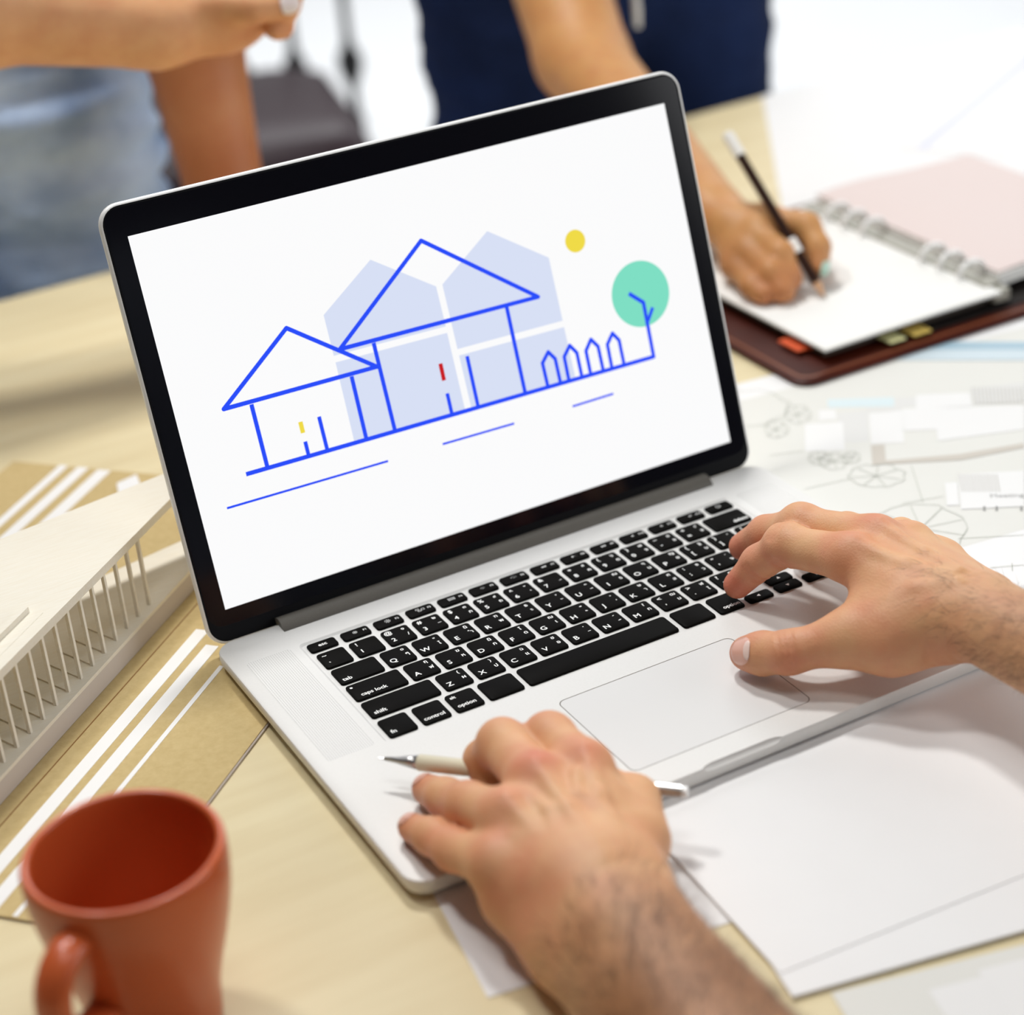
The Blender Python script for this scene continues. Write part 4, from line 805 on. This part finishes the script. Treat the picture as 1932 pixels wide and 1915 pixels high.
V = laplace(V, F, 2, .35); N = vnormals(V, F)
reds = [(q, 12, .6) for q in (L_IX[1], L_MD[1], L_RG[1], L_PK[1])] + [(MM + (0, 0, 11), 12, .8), (RM + (0, 0, 10), 11, .45), (IM + (0, 0, 10), 13, .5), (PM + (0, 0, 8), 12, .4), (L_RG[3], 13, .6), (L_PK[3], 13, .6), ((-158, -190, 30), 26, .4)]
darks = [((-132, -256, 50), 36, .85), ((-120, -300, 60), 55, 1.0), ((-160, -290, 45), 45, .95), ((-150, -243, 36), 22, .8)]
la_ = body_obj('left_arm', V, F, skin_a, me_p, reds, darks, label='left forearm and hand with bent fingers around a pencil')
for q in (L_RG, L_PK): nail('fingernail', lb, q[3] + (q[3] - q[2]) * .12, q[3] - q[2], (-.25, .3, .9), 10.5, 11, nail_m, la_)
hs = (V[:, 1] < -212) & (N[:, 2] > -.4); wgt = hs & (rng.random(len(V)) < np.clip((-V[:, 1] - 205) / 50, .05, 1))
strands('arm_hair', V, N, wgt, (.55, .5, -.2), 6500, 14, .19, hair_m, la_, .4)

# shirt of the typing person: sleeves from the elbows up to a torso on the near side of the table
b = Body(30)
for e_, s_ in ((EL, 1), (LE, -1)):
    e_ = np.array(e_, float); b.c(e_ + (0, -8, 14), (s_ * 215, -690, 330), 58, 66, None, 20)
b.c((-140, -760, 330), (140, -760, 330), 100, 100, (0, 1, 0, .85)); b.c((-120, -770, 60), (120, -770, 60), 105, 105, (0, 1, 0, .85)); b.c((-110, -770, -180), (110, -770, -180), 110, 110, (0, 1, 0, .85))
for s_ in (-1, 1): b.c((s_ * 120, -765, 330), (s_ * 110, -770, -180), 100, 105)
V, F = b.mesh(10); mesh_obj('shirt', laplace(V, F, 2, .4), F, mat('blue_grey_shirt', srgb(150, 158, 170), .9), me_p, smooth=True)
# mechanical pencil held in the left hand
PT, PE = np.array((-156.5, -45.0, 14.5)), np.array((-54.0, -158.0, 19.5))
pc = thing('mechanical_pencil', 'cream mechanical pencil with chrome tip held in the left hand', 'pencil', tuple(PT))
def seg(a, b): return [tuple(PT + (PE - PT) * a), tuple(PT + (PE - PT) * b)]
chrome = mat('chrome', (.55, .54, .53, 1), .3, .9); cream = mat('cream_barrel', srgb(226, 218, 192), .35, 0, .5)
MB().tube(seg(0, .02), .4, 8).build('lead_sleeve', chrome, pc); MB().tube([*seg(.02, .06), *seg(.10, .135)], [.9, 1.6, 2.8, 3.6], 16).build('tip_cone', chrome, pc, smooth=True)
MB().tube([*seg(.135, .14), *seg(.86, .87)], [3.7, 4.1, 4.1, 3.8], 18).build('barrel', cream, pc, smooth=True)
MB().tube(seg(.87, .985), 3.3, 16).build('end_cap', chrome, pc); MB().tube(seg(.985, 1.0), 2.6, 14).build('push_button', metal_lt, pc)
cl = MB().tube([tuple(PT + (PE - PT) * .88 + (0, 0, 4.2)), tuple(PT + (PE - PT) * .7 + (0, 0, 5.2))], 1.0, 8).build('clip', chrome, pc)

# ------------------------------------------------------------------ standing people behind the table
denim_l = mat('light_blue_denim', srgb(206, 226, 252), .9, 0, .1, noise=.9, nscale=11, col2=srgb(104, 132, 176), bump=.4, bscale=500)
denim_d = mat('navy_denim', srgb(30, 46, 86), .9, 0, .15, noise=.7, nscale=11, col2=srgb(10, 15, 32), bump=.4, bscale=500)
shirt = mat('grey_shirt', srgb(96, 96, 100), .9); shirt2 = mat('white_shirt', srgb(225, 225, 228), .9)
def folded(V, F, amp, wl, seed):
    N = vnormals(V, F); r = np.random.default_rng(seed); d = np.zeros(len(V))
    for _ in range(5):
        k = np.array([r.normal(0, .25), r.normal(0, .2), 1.0]) / (wl * r.uniform(.7, 1.5)) * 2 * math.pi
        d += np.maximum(0, np.sin(V @ k + r.uniform(0, 6))) ** 2 * r.uniform(.5, 1)
    return V + N * (d * amp / 2.5)[:, None]
def trousers(name, cx, cy, half, top, material, parent, spread, seed, amp, label):
    b = Body(45)
    for s in (-1, 1):
        hip = (cx + s * half * .50, cy, top - 120); knee = (cx + s * (half * .5 + spread * .5), cy - 10, top - 520); ank = (cx + s * (half * .5 + spread), cy + 20, -ZT + 70)
        b.c(hip, knee, half * .52, half * .36, None, 22); b.c(knee, ank, half * .36, half * .26, None, 22)
    b.c((cx - half * .42, cy + 5, top - 60), (cx + half * .42, cy + 5, top - 60), half * .56, half * .56, (0, 1, 0, .8), 40)
    b.c((cx - half * .36, cy + 5, top), (cx + half * .36, cy + 5, top), half * .52, half * .52, (0, 1, 0, .8), 40)
    V, F = b.mesh(9); V = laplace(V, F, 2, .4); V = folded(V, F, amp, 60, seed)
    return mesh_obj(name, V, F, material, parent, smooth=True, label=label)

pa = thing('person', 'person in light blue jeans leaning one hand on the table edge', 'person', (-140, 900, -ZT))
trousers('jeans', -116, 908, 182, 200, denim_l, pa, 30, 3, 20, 'faded light blue jeans')
b = Body(30)
b.c((-200, 915, 330), (-40, 915, 330), 95, 95, (0, 1, 0, .85)); b.c((-215, 925, 480), (-25, 925, 480), 100, 100, (0, 1, 0, .85)); b.c((-200, 915, 330), (-215, 925, 480), 90, 95); b.c((-40, 915, 330), (-25, 925, 480), 90, 95)
V, F = b.mesh(10); mesh_obj('shirt', V, F, shirt, pa, smooth=True)
# body mesh: both arms joined through the shoulders
b = Body(14)
b.c((40, 905, 520), (62, 790, 330), 46, 42); b.c((62, 790, 330), (66, 735, 180), 44, 43); b.c((66, 735, 180), (62, 690, 30), 42, 30, (.3, .9, .2, .85))
b.c((62, 690, 30), (70, 660, 6), 26, 20, (0, .3, 1, .7)); b.c((70, 660, 6), (78, 610, 2), 26, 22, (0, .1, 1, .5))
for k in range(4): b.limb([(62 + 14 * k - 8, 620, 2), (60 + 17 * k - 12, 575, 1), (60 + 18 * k - 14, 545, -2)], (9.5, 8.5, 7))
b.limb([(50, 650, 4), (28, 628, 1), (16, 606, -2)], (11, 9.5, 8))
b.c((40, 905, 520), (-330, 910, 520), 44, 44)
EB = (-385, 640, 300); WRI = np.array((-20., 552, 229.))
b.c((-330, 910, 520), EB, 46, 44); b.c(EB, (-140, 566, 262), 44, 42); b.c((-140, 566, 262), WRI, 42, 33, (.1, .3, .95, .9))
b.c(WRI, (30, 546, 228), 32, 30, (.1, .3, .95, .85)); b.c((30, 546, 228), (48, 540, 236), 29, 26, (0, .4, .9, .85))
for k in range(4):
    bz_ = 262 - 12 * k; b.limb([(46, 536, bz_), (76 - 4 * k, 520 + 2 * k, bz_ + 3), (70 - 4 * k, 500 + 4 * k, bz_ - 6), (52, 508, bz_ - 6)], (11.5, 10, 9, 8), 5, 8)
b.limb([(16, 528, 240), (38, 506, 238), (62, 500, 236)], (13, 11, 9), 5, 8)
V, F = b.mesh(3.4, (np.array((-460., 480, -12.2)), np.array((160., 980, 540)))); V = laplace(V, F, 2, .4)
pao = body_obj('arms', V, F, skin_b, pa, [((60, 530, 215), 35, .6), ((62, 700, 60), 60, .5)], [((60, 735, 150), 90, .95), ((64, 690, 60), 80, .9)], label='bare tanned arms')  # second tint list paints shade on to the leaning forearm
nail('fingernail', b, (58, 500, 236), (1, .2, -.1), (-.2, -.9, .35), 14, 14, mat('white_nail', srgb(240, 226, 226), .3), pao)

pb = thing('person', 'person in navy jeans bending over the table and writing with a pencil', 'person', (510, 930, -ZT))
trousers('jeans', 574, 958, 186, 160, denim_d, pb, 20, 11, 7, 'navy blue jeans')
MB().tube([(548, 846, 108), (548, 842, 78), (549, 844, 60)], [3.2, 4.2, 3.4], 10).build('zip_pull', metal_lt, pb)
b = Body(30)
b.c((430, 965, 330), (600, 965, 330), 100, 100, (0, 1, 0, .85)); b.c((410, 930, 450), (600, 930, 450), 105, 105, (0, 1, 0, .85)); b.c((430, 965, 330), (410, 930, 450), 95, 95); b.c((600, 965, 330), (600, 930, 450), 95, 95)
V, F = b.mesh(10); mesh_obj('shirt', V, F, shirt2, pb, smooth=True)
b = Body(12)
b.c((440, 890, 430), (432, 800, 165), 47, 44); b.c((432, 800, 165), (404, 700, 88), 44, 41); b.c((404, 700, 88), (352, 430, 40), 41, 25, (.5, .1, .85, .88))
HW = np.array((350., 415, 36)); b.c(HW, (352, 392, 34), 25, 24, (.5, .1, .85, .8))
IM, MM, RM, PM = [np.array(q, float) for q in ((362, 370, 44), (350, 362, 38), (338, 358, 29), (328, 360, 19))]
for q, r in ((IM, 11.5), (MM, 11.5), (RM, 11), (PM, 10)): b.c((351, 396, 32), q, 14, r, None, 8)
b.c((356, 390, 22), (348, 368, 20), 14, 12)
b.limb([IM, (376, 336, 45), (374, 319, 34), (367, 309, 22)], (10.8, 9.6, 8.4, 6.8)); b.limb([MM, (345, 326, 34), (343, 312, 20), (349, 322, 11)], (10.8, 9.6, 8.4, 7))
b.limb([RM, (332, 320, 25), (333, 307, 14), (342, 318, 10)], (10.4, 9.2, 8.2, 7)); b.limb([PM, (319, 326, 16), (321, 315, 12), (329, 324, 10)], (9.6, 8.2, 7.4, 6.6))
b.limb([(364, 396, 28), (386, 366, 34), (384, 340, 28), (371, 322, 20)], (13, 11, 9.6, 7.6), 5, 8)
V, F = b.mesh(2.6, (np.array((280., 260, 5.4)), np.array((520., 960, 460)))); V = laplace(V, F, 2, .4)
pbo = body_obj('writing_arm', V, F, skin_c, pb, [((356, 309, 22), 16, .5), ((342, 304, 15), 16, .6), ((329, 312, 12), 18, .8), ((365, 312, 19), 14, .4)], [((326, 350, 20), 26, .6)], label='bare golden arm with a writing hand')
nail('fingernail', b, (366, 311, 20), (-.5, -.5, -.8), (.35, -.75, .4), 10, 11, mat('mint_nail', srgb(184, 218, 202), .3), pbo)
# pencil of the writer
T0, T1 = np.array((358.6, 290.9, 6.6)), np.array((352.5, 402, 103.5))
wp = thing('pencil', 'dark wooden pencil with white end in the writing hand', 'pencil', tuple(T0))
def sg(*t): return [tuple(T0 + (T1 - T0) * k) for k in t]
dkw = mat('dark_brown_lacquer', srgb(44, 24, 18), .35); MB().tube(sg(0, .015), [.3, .9], 8).build('graphite_point', ink_dark, wp)
MB().tube(sg(.015, .09), [.9, 3.7], 12).build('sharpened_wood', mat('bare_pencil_wood', srgb(216, 172, 134), .7), wp)
MB().tube(sg(.09, .27), 3.9, 6).build('barrel', dkw, wp); MB().tube(sg(.27, .35), 4.0, 12).build('white_band', legend_m, wp); MB().tube(sg(.35, .86), 3.9, 6).build('barrel', dkw, wp); MB().tube(sg(.86, .985, 1.0), [4.6, 4.6, 3.6], 14).build('white_end', mat('white_eraser', srgb(236, 234, 230), .6), wp)

# ------------------------------------------------------------------ chair far behind
ch = thing('leather_chair', 'dark plum leather chair with black turned back posts on pale floor', 'chair', (521, 2090, -ZT))
ca = math.radians(-13.4); plum = mat('plum_leather', srgb(58, 42, 48), .42, 0, .35, noise=.3, nscale=6, col2=srgb(36, 24, 28)); blk = mat('black_lacquer', srgb(12, 12, 14), .35)
def cp(x, y, z): q = rot2(x, y, ca); return (521 + q[0], 2090 + q[1], z)
rg = []
for i, z in ((30, -420), (8, -414), (0, -390), (0, -345), (10, -316), (40, -303), (110, -296)): rg.append([cp(a_, b_, z) for a_, b_ in rrect(-228 + i, 228 - i, -225 + i, 225 - i, 70, 6)])
MB().loft(rg).build('seat', plum, ch, smooth=True)
MB().loft([[cp(a_, b_, z) for a_, b_ in rrect(-205, 205, -205, 205, 50, 4)] for z in (-452, -420)]).build('seat_frame', blk, ch)
for x in (-190, 190):
    MB().lathe([(16, -ZT), (19, -ZT + 60), (22, -440)], cp(x, -185, 0), 16).build('leg', blk, ch, smooth=True)
    MB().lathe([(16, -ZT), (20, -ZT + 80), (22, -440)], cp(x, 195, 0), 16).build('leg', blk, ch, smooth=True)
for x in (-278, -185, -92, 0, 92, 185, 278):
    MB().lathe([(r, z) for r, z in cr([(8, -432), (9, -403), (8, -376), (20, -345), (20, -318), (8, -288), (10, -160), (13, 0), (10, 120), (10, 180)], 3)], cp(x, 252, 0), 14).build('back_post', blk, ch, smooth=True)
MB().tube([cp(-290, 252, -436), cp(290, 252, -436)], 13, 10).build('lower_rail', blk, ch)
MB().box(cp(0, 232, -436), (420, 50, 20), Matrix.Rotation(ca, 3, 'Z')).build('rear_frame', blk, ch)
MB().tube([cp(-300, 252, 190), cp(0, 260, 205), cp(300, 252, 190)], 26, 12).build('top_rail', blk, ch, smooth=True)
